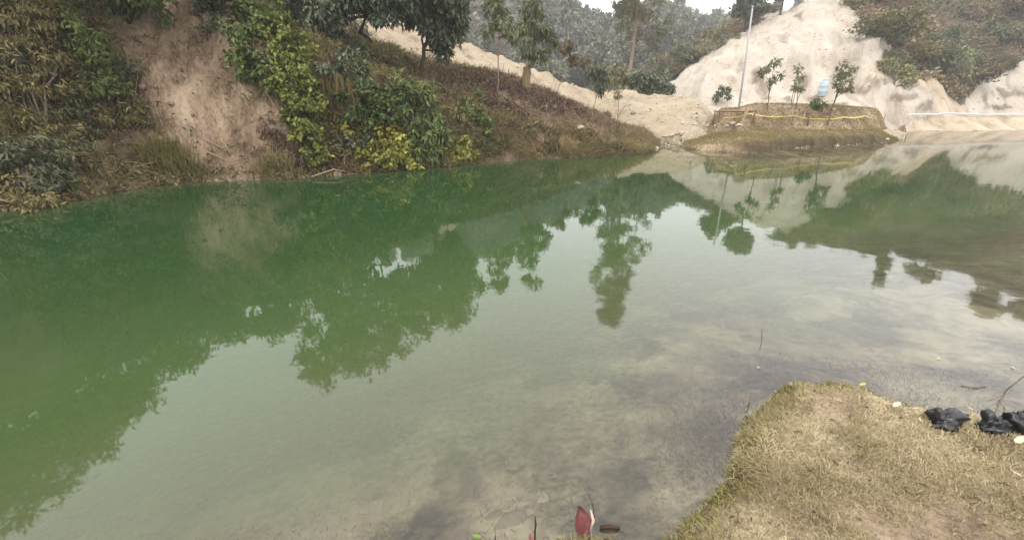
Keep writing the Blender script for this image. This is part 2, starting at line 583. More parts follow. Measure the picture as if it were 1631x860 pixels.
    # --- distant hills
    Cf = tab(a, [(-2.5, 46), (-0.3, 50), (-0.067, 44), (0.065, 32), (0.11, 27.5), (0.143, 22.5), (0.175, 25.5), (0.23, 27), (0.305, 27), (0.36, 25.5), (0.418, 24), (0.55, 23), (2.5, 30)])
    nf = fbm(x * 0.03, y * 0.03, 61, 4)
    qf = np.clip((y + 14 * nf - 62) / (165 - 62), 0, 1)
    Zf = (Cf - 1) * (0.6 * qf + 0.4 * sstep(0, 1, qf)) + nf * 3.5 * sstep(0, 0.3, qf) * (1 - sstep(0.8, 1, qf)) - 0.15 * np.maximum(y - 185, 0)
    z = np.maximum(z, np.where(y > 55, Zf, -99))
    # --- lake bed
    ds = seg_dist(x, y, SHALLOW)
    near = inside(x, y, SHALLOW_POLY)
    dep_deep = 0.36 + 0.24 * ds
    dep_sh = 0.34 * np.clip(dn / (dn + ds + 1e-6), 0, 1) ** 0.8 * (1 + 0.45 * n1) + 0.02
    dep = np.where(near, dep_sh, dep_deep)
    dep = np.minimum(dep, 0.12 + 1.6 * dl)
    dep = np.minimum(dep, 0.02 + 0.13 * di)
    dep = np.minimum(dep, 0.02 + 0.10 * df)
    dep = np.minimum(dep, 0.02 + 0.9 * dn)
    dep = np.clip(dep, 0, 2.4) + 0.04 * n1 * sstep(0.1, 0.4, dep)
    dep = np.maximum(dep, 0.012)
    z = np.where(inW, -dep, z)
    if not full:
        return z
    return z, dict(a=a, ph=ph, dl=dl, di=di, df=df, dn=dn, inW=inW, region=region, heap=heap, n1=n1, n2=n2, nb=nb, nf=nf, far=(Zf >= z - 1e-6) & (y > 55))


def spaced(segs):
    out = []
    for (y0, y1, st) in segs:
        out.append(np.arange(y0, y1, st))
    return np.concatenate(out + [[segs[-1][1]]])


OY = 4.0
YR = spaced([(-3.4, 1.0, 0.2), (1.0, 5.0, 0.032), (5, 7, 0.05), (7, 22, 0.05), (22, 36, 0.1), (36, 75, 0.22), (75, 190, 1.0), (190, 262, 4.0)])
AC = spaced([(-2.3, -1.2, 0.012), (-1.2, 1.2, 0.0032), (1.2, 2.3, 0.012)])
GX = AC[None, :] * (YR[:, None] + OY)
GY = np.broadcast_to(YR[:, None], GX.shape)
GZ, GI = terrain(GX, GY, True)
NR, NC = GX.shape
gx = np.gradient(GX, axis=0), np.gradient(GX, axis=1)
T0 = np.stack([np.gradient(GX, axis=0), np.gradient(GY, axis=0), np.gradient(GZ, axis=0)], -1)
T1 = np.stack([np.gradient(GX, axis=1), np.gradient(GY, axis=1) * 0, np.gradient(GZ, axis=1)], -1)
GN = np.cross(T1, T0)
GA = np.linalg.norm(GN, axis=-1)
GN = GN / (GA[..., None] + 1e-12)
GPX, GPY = proj(GX, GY, GZ)

cutd = np.minimum(sdf(GPX + 8 * GI['nb'], GPY + 8 * GI['n1'], CUT), sdf(GPX + 10 * GI['n1'], GPY, CUT2))
cut_m = (1 - sstep(-5, 4, cutd + 8 * fbm(GX * 0.35, GY * 0.35, 77, 3))) * (GY > 30) * (~GI['far'])
# weathered brown patches on the cut face
brown = np.zeros_like(GX)
qx = GPX + 14 * fbm(GX * 0.5, GY * 0.5, 78, 4)
qy = GPY + 12 * fbm(GX * 0.5, GY * 0.5, 79, 4)
for (bx, by, rx, ry) in [(1213, 128, 12, 26), (1278, 132, 11, 22), (1372, 142, 26, 8), (1398, 126, 16, 10), (1440, 152, 24, 8), (1472, 166, 14, 14), (1275, 30, 8, 8), (1610, 148, 26, 8), (1566, 165, 7, 20), (1508, 150, 14, 34),
                         (1330, 166, 20, 5), (1290, 160, 16, 6), (1250, 162, 8, 8), (1425, 108, 22, 8), (1590, 170, 22, 5)]:
    brown = np.maximum(brown, 0.85 * (1 - sstep(0.55, 1.2, np.hypot((qx - bx) / rx, (qy - by) / ry) + 0.5 * GI['n1'] + 0.35 * GI['n2'])))
brown = np.maximum(brown, 0.35 * sstep(0.15, 0.5, fbm((GX - 0.5 * GY) * 0.9, (GX + GY) * 0.12, 81, 4)))
brown *= (GY > 30)
# the bare scar on the left bank: wanders down the face, ragged on both sides
sx_ = GPX + 62 * fbm(GX * 0.8, GZ * 1.1 + GY * 0.4, 83, 4)
scx = np.interp(GPY, [-200, 0, 100, 180, 260, 300], [250, 278, 308, 338, 368, 376])
scw = np.interp(GPY, [-200, 0, 100, 180, 260, 300], [80, 88, 96, 88, 76, 56])
scar = 1.4 * np.exp(-((sx_ - scx) / scw) ** 2) + 0.42 * np.exp(-((GPX - 175) / 100.0) ** 2 - ((GPY - 285) / 22.0) ** 2)
scar = np.clip(scar * (0.85 + 1.0 * fbm(GX * 1.9, GZ * 1.9, 84, 4)) + 0.12 * GI['n1'], 0, 1)
scar *= 1 - 0.75 * sstep(250, 285, GPY) * (GPX > 230)
scar[GPY > 312] *= 0.4
edge = np.exp(-(GI['di'] / 0.42) ** 2) * sstep(1150, 1215, GPX) * (GY < 31)

QI, QJ = np.meshgrid(np.arange(NR - 1), np.arange(NC - 1), indexing='ij')
v00 = QI * NC + QJ
QUADS = np.stack([v00, v00 + 1, v00 + NC + 1, v00 + NC], -1)


def cell(f):
    return f[:-1, :-1]


inW_c = cell(GZ) < -0.004
cls = np.full(QI.shape, 'hills', dtype='<U12')
reg = cell(GI['region'])
yc = cell(GY)
cls[(reg == 0) & (yc < 40)] = 'bank'
cls[(reg == 1) & (yc < 31)] = 'spit'
cls[(reg == 2) & (cell(GI['df']) < 4.5)] = 'shore'
cls[(reg == 3) & (yc < 30)] = 'ground'
cls[cell(GI['heap'])] = 'sand_heap'
cls[(cell(cut_m) > 0.35) & (yc > 31)] = 'cut_slope'
cls[(yc > 47) & (cell(cut_m) <= 0.35)] = 'hills'
cls[cell(GI['inW'])] = 'lake_bed'

DIRT = [(0.15, (0.07, 0.045, 0.03)), (0.5, (0.16, 0.108, 0.075)), (0.68, (0.20, 0.145, 0.105)), (0.85, (0.28, 0.21, 0.16))]
SAND = [(0.05, (0.24, 0.175, 0.11)), (0.36, (0.42, 0.335, 0.23)), (0.8, (0.51, 0.42, 0.30))]
MATS = dict(
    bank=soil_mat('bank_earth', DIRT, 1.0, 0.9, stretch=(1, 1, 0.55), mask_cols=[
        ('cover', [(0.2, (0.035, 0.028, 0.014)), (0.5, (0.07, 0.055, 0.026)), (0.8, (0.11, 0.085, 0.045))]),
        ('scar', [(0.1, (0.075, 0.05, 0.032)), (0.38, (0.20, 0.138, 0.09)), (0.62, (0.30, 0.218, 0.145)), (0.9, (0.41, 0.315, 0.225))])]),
    spit=soil_mat('spit_earth', [(0.2, (0.17, 0.12, 0.075)), (0.5, (0.29, 0.21, 0.14)), (0.8, (0.38, 0.30, 0.21))], 1.0, 0.7,
                  mask_cols=[('edge', [(0.2, (0.035, 0.025, 0.016)), (0.8, (0.10, 0.07, 0.045))])]),
    shore=soil_mat('shore_sand', [(0.2, (0.24, 0.18, 0.125)), (0.5, (0.36, 0.29, 0.21)), (0.8, (0.42, 0.35, 0.26))], 0.6, 0.5),
    ground=soil_mat('lawn_soil', mask_cols=[('wet', [(0.1, (0.035, 0.026, 0.018)), (0.9, (0.09, 0.068, 0.045))])], stops= [(0.1, (0.12, 0.085, 0.055)), (0.45, (0.25, 0.19, 0.125)), (0.85, (0.38, 0.31, 0.215))], scale=2.5, bump=0.9, bumpd=0.02),
    sand_heap=soil_mat('heap_sand', SAND, 0.9, 1.0, bumpd=0.2),
    cut_slope=soil_mat('cut_sand', [(0.05, (0.30, 0.24, 0.175)), (0.33, (0.46, 0.395, 0.315)), (0.8, (0.55, 0.49, 0.41))], 0.45, 1.0, stretch=(1.2, 0.45, 0.9), bumpd=0.25,
                       mask_cols=[('brown', [(0.2, (0.12, 0.088, 0.06)), (0.8, (0.25, 0.19, 0.135))])]),
    hills=soil_mat('hill_earth', [(0.2, (0.06, 0.05, 0.03)), (0.5, (0.11, 0.088, 0.052)), (0.8, (0.17, 0.135, 0.085))], 0.25, 0.8, bumpd=0.4,
                   mask_cols=[('cut', [(0.2, (0.28, 0.22, 0.16)), (0.8, (0.46, 0.39, 0.31))])]),
    lake_bed=soil_mat('bed_mud', [(0.1, (0.06, 0.046, 0.034)), (0.4, (0.17, 0.14, 0.095)), (0.62, (0.27, 0.225, 0.15)), (0.9, (0.38, 0.325, 0.225))], 1.5, 0.6, bumpd=0.03, fine=11.0, contrast=2.4,
                      mask_cols=[('pale', [(0.1, (0.28, 0.225, 0.14)), (0.45, (0.44, 0.365, 0.24)), (0.9, (0.56, 0.48, 0.34))]),
                                 ('murk', [(0.1, (0.05, 0.04, 0.024)), (0.45, (0.13, 0.105, 0.067)), (0.9, (0.25, 0.2, 0.14))])]),
)
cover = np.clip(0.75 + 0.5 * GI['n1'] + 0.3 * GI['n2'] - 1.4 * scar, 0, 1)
bn = fbm(GX * 2.0 + 4, GY * 2.0, 85, 5)
bn2 = fbm(GX * 3.6 + 0.6 * GY, GY * 2.4, 86, 5)
paled = np.clip(1.35 * np.exp(-((GPX - 520) / 260.0) ** 2 - ((GPY - 870 + 0.22 * (GPX - 300)) / 70.0) ** 2 * (GPY < 870)) + 0.75 * np.exp(-((GPX - 1480) / 190.0) ** 2 - ((GPY - 545) / 28.0) ** 2)
                + 0.5 * np.exp(-((GPX - 1130) / 80.0) ** 2 - ((GPY - 590) / 26.0) ** 2) + 0.55 * np.exp(-((GPX - 1010) / 90.0) ** 2 - ((GPY - 800) / 40.0) ** 2)
                + 0.9 * sstep(0.05, 0.4, bn) - 0.7 * sstep(0.1, 0.4, -bn), 0, 1)
murk = np.clip(0.9 * np.exp(-((GPX - 1120) / 60.0) ** 2 - ((GPY - 700) / 75.0) ** 2) + 0.5 * np.exp(-((GPX - 1300) / 260.0) ** 2 - ((GPY - 520) / 70.0) ** 2)
               + 1.2 * sstep(0.0, 0.3, bn2) * (0.4 + 0.6 * sstep(-0.1, 0.3, -bn)) - 0.3 * paled, 0, 1)
cover *= 1 - 0.75 * sstep(700, 800, GPX)
ALLV = np.stack([GX, GY, GZ], -1).reshape(-1, 3)
wet = np.exp(-(GI['dn'] / 0.075) ** 2)
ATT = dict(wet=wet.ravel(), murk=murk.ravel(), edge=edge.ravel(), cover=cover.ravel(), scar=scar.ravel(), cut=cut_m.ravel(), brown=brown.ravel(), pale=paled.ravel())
NEED = dict(ground=('wet',), bank=('cover', 'scar'), spit=('edge',), cut_slope=('brown',), hills=('cut',), lake_bed=('pale', 'murk'))
for nm in MATS:
    q = QUADS[cls == nm]
    if not len(q):
        continue
    used, inv = np.unique(q, return_inverse=True)
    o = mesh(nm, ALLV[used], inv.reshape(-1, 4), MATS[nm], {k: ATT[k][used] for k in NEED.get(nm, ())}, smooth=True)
    tag(o, kind='structure')
# the rest of the meadow behind the camera
mb = MB()
bx = np.linspace(-90, 90, 40)
by = np.linspace(-70, -3.5, 20)
BX, BY = np.meshgrid(bx, by)
BZ = np.where(BX < -8, 0.3 + 0.25 * (-8 - BX), 0.15)
i, j = np.meshgrid(np.arange(19), np.arange(39), indexing='ij')
a0 = i * 40 + j
o = mesh('meadow', np.stack([BX, BY, BZ], -1).reshape(-1, 3), np.stack([a0, a0 + 1, a0 + 41, a0 + 40], -1).reshape(-1, 4), MATS['ground'], smooth=True)
tag(o, kind='structure')


def H(x, y):
    return float(terrain(np.array([x]), np.array([y]))[0])


def hit(px, py, y0=1.2, y1=140):
    """first point where the sight line of the photograph's pixel meets the terrain (or water)"""
    d = ray(px, py)
    ys = np.concatenate([np.arange(y0, 40, 0.04), np.arange(40, y1, 0.25)])
    x = d[0] / d[1] * ys
    z = CAMH + d[2] / d[1] * ys
    tz = np.maximum(terrain(x, ys), 0)
    k = np.nonzero(z < tz)[0]
    if not len(k):
        return None
    k = k[0]
    return np.array([x[k], ys[k], tz[k]])


# ------------------------------------------------------------------ water
wm_ = cell(GZ) < 0.06
for sh in ((1, 0), (0, 1), (1, 1)):
    wm_ |= GZ[sh[0]:NR - 1 + sh[0], sh[1]:NC - 1 + sh[1]] < 0.06
wm_ &= (np.minimum.reduce([cell(GI['dl']), cell(GI['di']), cell(GI['df']), cell(GI['dn'])]) < 0.5) | cell(GI['inW'])
q = QUADS[wm_]
used, inv = np.unique(q, return_inverse=True)
wv = ALLV[used].copy()
depth = np.maximum(0, -wv[:, 2])
wv[:, 2] = 0
m, nt, out = new_mat('pond_water')
at = N(nt, 'ShaderNodeAttribute', attribute_name='depth')
tc = nt.nodes.new('ShaderNodeTexCoord')
nz = N(nt, 'ShaderNodeTexNoise', Scale=0.35, Detail=4.0, Roughness=0.6)
lk(nt, tc.outputs['Object'], nz.inputs['Vector'])
dv = N(nt, 'ShaderNodeMath', operation='MULTIPLY')
lk(nt, at.outputs['Fac'], dv.inputs[0])
dv.inputs[1].default_value = 1 / 2.4
rp = ramp(nt, [(0.0, (0.15, 0.13, 0.075)), (0.15, (0.095, 0.105, 0.05)), (0.28, (0.048, 0.074, 0.026)), (0.5, (0.025, 0.049, 0.017)), (0.9, (0.015, 0.044, 0.014))])
lk(nt, dv.outputs[0], rp.inputs[0])
body = nt.nodes.new('ShaderNodeBsdfDiffuse')
lk(nt, rp.outputs[0], body.inputs[0])
tr = nt.nodes.new('ShaderNodeBsdfTransparent')
tr.inputs[0].default_value = (0.96, 0.97, 0.92, 1)
sq = N(nt, 'ShaderNodeMath', operation='MULTIPLY')
lk(nt, at.outputs['Fac'], sq.inputs[0])
lk(nt, at.outputs['Fac'], sq.inputs[1])
ex = N(nt, 'ShaderNodeMath', operation='MULTIPLY')
lk(nt, sq.outputs[0], ex.inputs[0])
ex.inputs[1].default_value = -1.0 / 0.46 ** 2
ex2 = N(nt, 'ShaderNodeMath', operation='EXPONENT')
lk(nt, ex.outputs[0], ex2.inputs[0])
turb = nt.nodes.new('ShaderNodeMixShader')
lk(nt, ex2.outputs[0], turb.inputs[0])
lk(nt, body.outputs[0], turb.inputs[1])
lk(nt, tr.outputs[0], turb.inputs[2])
w1 = N(nt, 'ShaderNodeTexNoise', Scale=2.2, Detail=3.0, Roughness=0.55)
lk(nt, tc.outputs['Object'], w1.inputs['Vector'])
bp = N(nt, 'ShaderNodeBump', Strength=0.10, Distance=0.012)
lk(nt, w1.outputs['Fac'], bp.inputs['Height'])
gl = N(nt, 'ShaderNodeBsdfGlossy', Roughness=0.025)
lk(nt, bp.outputs[0], gl.inputs['Normal'])
fr = N(nt, 'ShaderNodeFresnel', IOR=1.52)
lk(nt, bp.outputs[0], fr.inputs['Normal'])
fin = nt.nodes.new('ShaderNodeMixShader')
lk(nt, fr.outputs[0], fin.inputs[0])
lk(nt, turb.outputs[0], fin.inputs[1])
lk(nt, gl.outputs[0], fin.inputs[2])
lk(nt, fin.outputs[0], out.inputs[0])
water = mesh('water', wv, inv.reshape(-1, 4), m, dict(depth=depth), smooth=True)
tag(water, kind='structure')

# ------------------------------------------------------------------ haze
hz = MB()
hz.box((0, 95, 38), (1340, 340, 86))
m, nt, out = new_mat('haze_air')
pv = nt.nodes.new('ShaderNodeVolumePrincipled')
pv.inputs['Color'].default_value = HAZE_COL
pv.inputs['Density'].default_value = HAZE_DENSITY
pv.inputs['Anisotropy'].default_value = 0.0
lk(nt, pv.outputs[0], out.inputs['Volume'])
tag(hz.build('haze', m, smooth=False), kind='stuff')

# ------------------------------------------------------------------ plants
def wob(p0, p1, n=6, amp=0.06, r=rng, sag=0.0):
    p0, p1 = np.asarray(p0, float), np.asarray(p1, float)
    t = np.linspace(0, 1, n)[:, None]
    L = np.linalg.norm(p1 - p0)
    off = r.normal(size=(n, 3)) * amp * L
    off[0] = 0
    off[-1] = 0
    pts = p0 + (p1 - p0) * t + off * (np.sin(t * np.pi))
    pts[:, 2] += sag * L * np.sin(t[:, 0] * np.pi)
    return pts


def crown_leaves(blobs, leaf, dens, r, droop=0.3, clump=0.33, fill=0.6):
    """leaves gathered in sub-clumps through each blob; returns verts, tris, tint, clump centres"""
    Vs, Ts, tints, centres, n = [], [], [], [], 0
    for (c, rad) in blobs:
        K = max(12, int(34 * rad))
        dirs = rand_unit(K, r)
        cc = c + dirs * (rad * (fill + (1.0 - fill) * r.random((K, 1)))) * np.array([1, 1, 0.85])
        centres.append((c, cc))
        M = max(6, int(2.0 * dens * rad * rad / K))
        pos = cc[:, None] + r.normal(size=(K, M, 3)) * (clump * rad * 0.5) * np.array([1, 1, 0.8])
        pos = pos.reshape(-1, 3)
        outw = unit(pos - c)
        d = unit(outw * 0.5 + rand_unit(len(pos), r) * 0.8 + np.array([0, 0, -droop]))
        nrm = unit(outw * 0.5 + np.array([0, 0, 0.7]) + rand_unit(len(pos), r) * 0.6)
        L = leaf[0] * (0.65 + 0.7 * r.random(len(pos)))
        V, T = leaf_arrays(pos, d, nrm, L, L * leaf[1])
        tc_ = np.repeat(r.random(K), M) * 0.45 + r.random(len(pos)) * 0.55
        Vs.append(V); Ts.append(T + n); tints.append(np.repeat(tc_, 4))
        n += len(V)
    return np.vstack(Vs), np.vstack(Ts), np.concatenate(tints), centres


def plant(name, label, cat, base, blobs, leaf=(0.14, 0.5), dens=900, mat='green', bark=BARK, stem_r=0.03, trunk_pts=None, droop=0.3, clump=0.33,
          group=None, seed=0, fill=0.6, parts=('trunk', 'crown'), multi=False, lean=0.05):
    r = np.random.default_rng(1000 + seed)
    base = np.asarray(base, float)
    root = thing(name, label, cat, base, group)
    V, T, tint, centres = crown_leaves(blobs, leaf, dens, r, droop, clump, fill)
    tb = MB()
    top = np.mean([b[0] for b in blobs], 0)
    foot = base - np.array([0, 0, 0.15])
    if multi:
        for c, cc in centres:
            s = foot + r.normal(size=3) * np.array([0.1, 0.1, 0])
            tb.tube(wob(s, c, 6, lean, r), np.linspace(stem_r, stem_r * 0.4, 6), 5)
            for e in cc[:: max(1, len(cc) // 10)]:
                tb.tube(wob(c, e, 4, 0.08, r), np.linspace(stem_r * 0.4, stem_r * 0.15, 4), 4)
    else:
        fork = foot + (top - foot) * 0.72 if trunk_pts is None else np.asarray(trunk_pts[-1], float)
        tp = wob(foot, fork, 8, lean, r) if trunk_pts is None else np.vstack([foot[None], np.asarray(trunk_pts, float)])
        tb.tube(tp, np.linspace(stem_r, stem_r * 0.6, len(tp)), 8)
        for c, cc in centres:
            k = tp[min(len(tp) - 1, max(1, int(len(tp) * (0.55 + 0.45 * r.random()))))]
            if c[2] < k[2]:
                k = tp[len(tp) // 2]
            tb.tube(wob(k, c, 6, 0.06, r, 0.04), np.linspace(stem_r * 0.5, stem_r * 0.22, 6), 5)
            for e in cc[:: max(1, len(cc) // 12)]:
                tb.tube(wob(c, e, 4, 0.08, r), np.linspace(stem_r * 0.2, stem_r * 0.08, 4), 4)
    tb.build(parts[0], bark, root, base)
    mesh(parts[1], V, T, LM[mat], dict(tint=tint), root, base)
    return root


SHRUB = ('stem', 'foliage')


def pb(lst, Y=None, off=0.25):
    """blobs from photo positions: depth from the terrain behind (minus off), or a given Y"""
    o = []
    for (px, py, r) in lst:
        if Y is None:
            h = hit(px, py)
            yy = h[1] - off if h is not None else 14
        else:
            yy = Y + (random.random() - 0.5) * 0.8
        o.append((P(px, py, yy), r))
    return o


random.seed(5)
bank_plants = [
    # label, base px, blobs, kwargs
    ('yellow-green leafy creeper trailing down the bank beside the bare earth scar', (505, 266), [(450, 50, .42), (480, 72, .4), (455, 85, .45), (480, 110, .42), (450, 125, .4), (470, 150, .45), (478, 185, .42), (490, 215, .4), (500, 243, .3), (495, 165, .35), (462, 108, .4)],
     dict(leaf=(0.105, 0.62), dens=2000, mat='lime', off=0.45)),
    ('mid-green bush at the top of the bank left of the dark bush', (432, 120), [(392, 42, .55), (428, 30, .6), (470, 20, .6), (405, 80, .45), (382, 105, .4), (440, -20, .7), (505, 15, .5), (395, 0, .55), (415, 110, .35)],
     dict(leaf=(0.13, 0.6), dens=1100, mat='green', off=0.2)),
    ('dark green bush hanging over the bank right of the creeper', (548, 150), [(530, 60, .6), (560, 90, .5), (522, 105, .45), (565, 50, .6), (592, 20, .6), (505, 55, .5), (552, 15, .6), (575, 120, .35), (540, 130, .35)],
     dict(leaf=(0.14, 0.5), dens=1200, mat='dark', off=0.35)),
    ('green shrub with broad leaves midway down the bank beside the hanging dry grass', (582, 230), [(575, 150, .42), (548, 160, .36), (602, 158, .4), (592, 185, .38), (560, 140, .35), (560, 180, .3), (615, 180, .35), (625, 150, .3)],
     dict(leaf=(0.14, 0.5), dens=1500, mat='green', off=0.35)),
    ('yellowing low shrub close above the water', (592, 262), [(602, 210, .22), (574, 205, .2), (625, 208, .2), (550, 206, .18), (594, 238, .18), (612, 226, .2), (575, 250, .14)],
     dict(leaf=(0.13, 0.55), dens=900, mat='yellow', off=0.3)),
    ('bright green broad-leaved shrub touching the water', (635, 266), [(640, 218, .28), (628, 246, .3), (650, 250, .26), (635, 232, .28), (618, 256, .2), (655, 262, .2), (600, 258, .16)],
     dict(leaf=(0.16, 0.6), dens=1300, mat='lime', off=0.4)),
    ('overhanging shrub with long feathery leaves drooping to the water', (692, 264), [(640, 140, .42), (668, 152, .42), (692, 145, .38), (652, 185, .42), (690, 185, .42), (702, 215, .36), (668, 218, .38), (690, 243, .26), (660, 240, .28)],
     dict(leaf=(0.2, 0.3), dens=1400, mat='green', off=0.45, droop=0.8)),
    ('small bright bush at the waterline right of the feathery shrub', (738, 262), [(742, 247, .26), (724, 250, .24), (756, 252, .2), (735, 228, .24), (715, 238, .22)], dict(leaf=(0.13, 0.55), dens=1700, mat='lime', off=0.3)),
    ('small leafy bush halfway up the brown slope', (762, 210), [(765, 160, .34), (754, 182, .32), (772, 190, .26), (742, 170, .28), (780, 212, .2)], dict(leaf=(0.15, 0.42), dens=1300, mat='green', off=0.3)),
    ('olive bush under the pale sand gap between thin trunks', (606, 130), [(602, 102, .42), (628, 98, .4), (585, 92, .35), (615, 118, .36)], dict(leaf=(0.13, 0.45), dens=1200, mat='olive', off=0.2)),
    ('grey-green leafy plants low on the far left of the bank', (60, 318), [(52, 235, .36), (72, 258, .36), (38, 268, .34), (80, 285, .3), (55, 290, .26), (25, 240, .3)], dict(leaf=(0.12, 0.34), dens=1500, mat='greygreen', off=0.3, droop=0.6)),
    ('olive fern-like shrub on the upper far left of the bank', (45, 190), [(35, 100, .45), (60, 130, .42), (20, 150, .45), (75, 80, .4), (10, 40, .5), (55, 30, .4)], dict(leaf=(0.13, 0.26), dens=1800, mat='olive', off=0.25, droop=0.7)),
    ('dark green shrub leaning out left of the bare earth scar', (190, 190), [(120, 85, .36), (140, 55, .4), (160, 95, .34), (170, 125, .3), (185, 140, .24), (150, 140, .3), (110, 40, .4)], dict(leaf=(0.11, 0.34), dens=1800, mat='green', off=0.25, droop=0.7)),
    ('small dark bush clinging near the top of the bare earth scar', (332, 60), [(330, 40, .2), (342, 18, .28), (322, 12, .25), (350, 2, .3)], dict(leaf=(0.11, 0.5), dens=1500, mat='dark', off=0.2)),
    ('low olive bush on the brow above the reedy edge of the bank', (860, 225), [(850, 200, .26), (872, 206, .24), (890, 208, .2), (835, 210, .2)], dict(leaf=(0.13, 0.35), dens=1200, mat='olive', off=0.15)),
]
bank_plants += [
    ('dark tangled bush filling the ridge between the dark bush and the gap of pale sand', (560, 60), [(520, 20, .5), (545, 35, .5), (570, 55, .45), (575, 80, .42), (560, 100, .4), (540, 0, .6), (500, -20, .6), (470, -40, .7)], dict(leaf=(0.13, 0.5), dens=1300, mat='dark', off=0.1)),
    ('reddish dry thicket of upright stems under the low dark tree crown', (680, 130), [(650, 105, .32), (672, 108, .36), (695, 112, .34), (640, 122, .28), (715, 124, .28), (662, 128, .25), (662, 88, .34), (688, 92, .34), (706, 100, .3)], dict(leaf=(0.13, 0.3), dens=700, mat='rust', off=0.15)),
    ('low green bush between the feathery shrub and the small leafy bush', (725, 215), [(725, 180, .3), (735, 200, .28), (720, 160, .28), (745, 220, .22)], dict(leaf=(0.15, 0.4), dens=1100, mat='olive', off=0.25)),
    ('brown dried shrub hanging right of the bare scar above the waterline', (430, 268), [(425, 200, .3), (440, 225, .3), (455, 250, .28), (420, 245, .26), (475, 262, .2)], dict(leaf=(0.14, 0.22), dens=800, mat='deadbrush', off=0.15, droop=0.8)),
    ('brown dried shrub at the waterline between the creeper and the yellowing shrub', (540, 272), [(528, 245, .26), (545, 258, .24), (560, 262, .2), (520, 265, .2)], dict(leaf=(0.14, 0.22), dens=900, mat='rust', off=0.2, droop=0.8)),
    ('dark green shrub in the shade behind the yellowing shrub', (560, 240), [(560, 225, .28), (535, 230, .26), (585, 228, .25), (650, 205, .3), (620, 185, .3)], dict(leaf=(0.15, 0.5), dens=1100, mat='dark', off=0.12)),
]
r_ = np.random.default_rng(9)
for (px, py) in [(88, 175), (20, 215), (130, 200), (60, 60), (105, 20), (150, 110), (10, 110), (95, 240), (25, 300), (120, 150), (195, 185)]:
    bank_plants.append(('olive bush among those matted over the bank left of the bare scar', (px, py + 22),
                        [(px + 26 * r_.normal(), py + 18 * r_.normal(), .2 + .14 * r_.random()) for _ in range(6)], dict(leaf=(0.11, 0.3), dens=1500, mat=['olive', 'weed', 'greygreen', 'olive'][int(r_.integers(0, 4))], off=0.15, droop=0.7, group='olive bushes matted over the left bank')))
for (px, py) in [(790, 240), (815, 225), (770, 245), (940, 240), (965, 242), (880, 240), (915, 228), (990, 240), (1015, 240), (840, 243), (800, 205), (930, 215)]:
    bank_plants.append(('straw-coloured grassy bush along the edge of the brown slope', (px, py),
                        [(px + 14 * r_.normal(), py - 6 + 4 * r_.normal(), .16 + .1 * r_.random()) for _ in range(5)], dict(leaf=(0.2, 0.12), dens=1500, mat=['weed', 'drygrass'][int(r_.integers(0, 2))], off=0.05, droop=0.4, group='grassy bushes along the edge of the brown slope')))
for k, (lab, b, bl, kw) in enumerate(bank_plants):
    kw = dict(kw)
    off = kw.pop('off', 0.25)
    h = hit(*b)
    nm = 'creeper' if 'creeper' in lab else 'fern' if 'fern-like' in lab else 'shrub' if 'shrub' in lab else 'bush' if 'bush' in lab else 'leafy_plant'
    plant(nm, lab, nm.replace('_', ' '), h, pb(bl, None, off), multi=True, parts=SHRUB, seed=k, stem_r=0.022, **kw)


def wb(lst):
    return [(np.array([a * Y, Y, z]), r) for (a, Y, z, r) in lst]


def gp(a, Y):
    return np.array([a * Y, Y, H(a * Y, Y)])


plant('tree', 'dark leafy tree whose crown hangs low beside the pale sand ridge', 'tree', hit(668, 120),
      pb([(690, 22, .75), (718, 45, .55), (700, 62, .55), (660, 15, .65), (732, 22, .5), (642, 5, .6), (692, -30, .9), (655, -45, .9), (706, 86, .3), (722, -20, .8), (690, -90, .9)], hit(668, 120)[1] + 0.2),
      leaf=(0.2, 0.42), dens=1000, mat='dark', stem_r=0.09, droop=0.6, seed=40, bark=DARKBARK, lean=0.03)
plant('tree', 'taller dark tree rising out of the frame above the gap of pale sand', 'tree', hit(594, 70),
      pb([(600, -8, .6), (572, -18, .7), (625, -20, .7)], 15.5) + wb([(-.30, 15.5, 6.6, 1.1), (-.36, 15.5, 6.9, 1.1), (-.42, 15.5, 7.3, 1.2), (-.33, 15.5, 5.2, .9), (-.40, 15.5, 5.6, 1.0), (-.46, 15.5, 6.2, 1.0), (-.26, 15.5, 4.6, .7), (-.44, 15.3, 5.0, .8), (-.37, 15.2, 4.5, .7), (-.48, 15.8, 7.9, 1.1), (-.5, 15.8, 8.7, .8), (-.38, 15.6, 7.9, .9), (-.25, 15.8, 6.4, .9)]),
      leaf=(0.19, 0.42), dens=560, mat='dark', stem_r=0.08, seed=41, bark=DARKBARK, droop=0.5, clump=0.26)
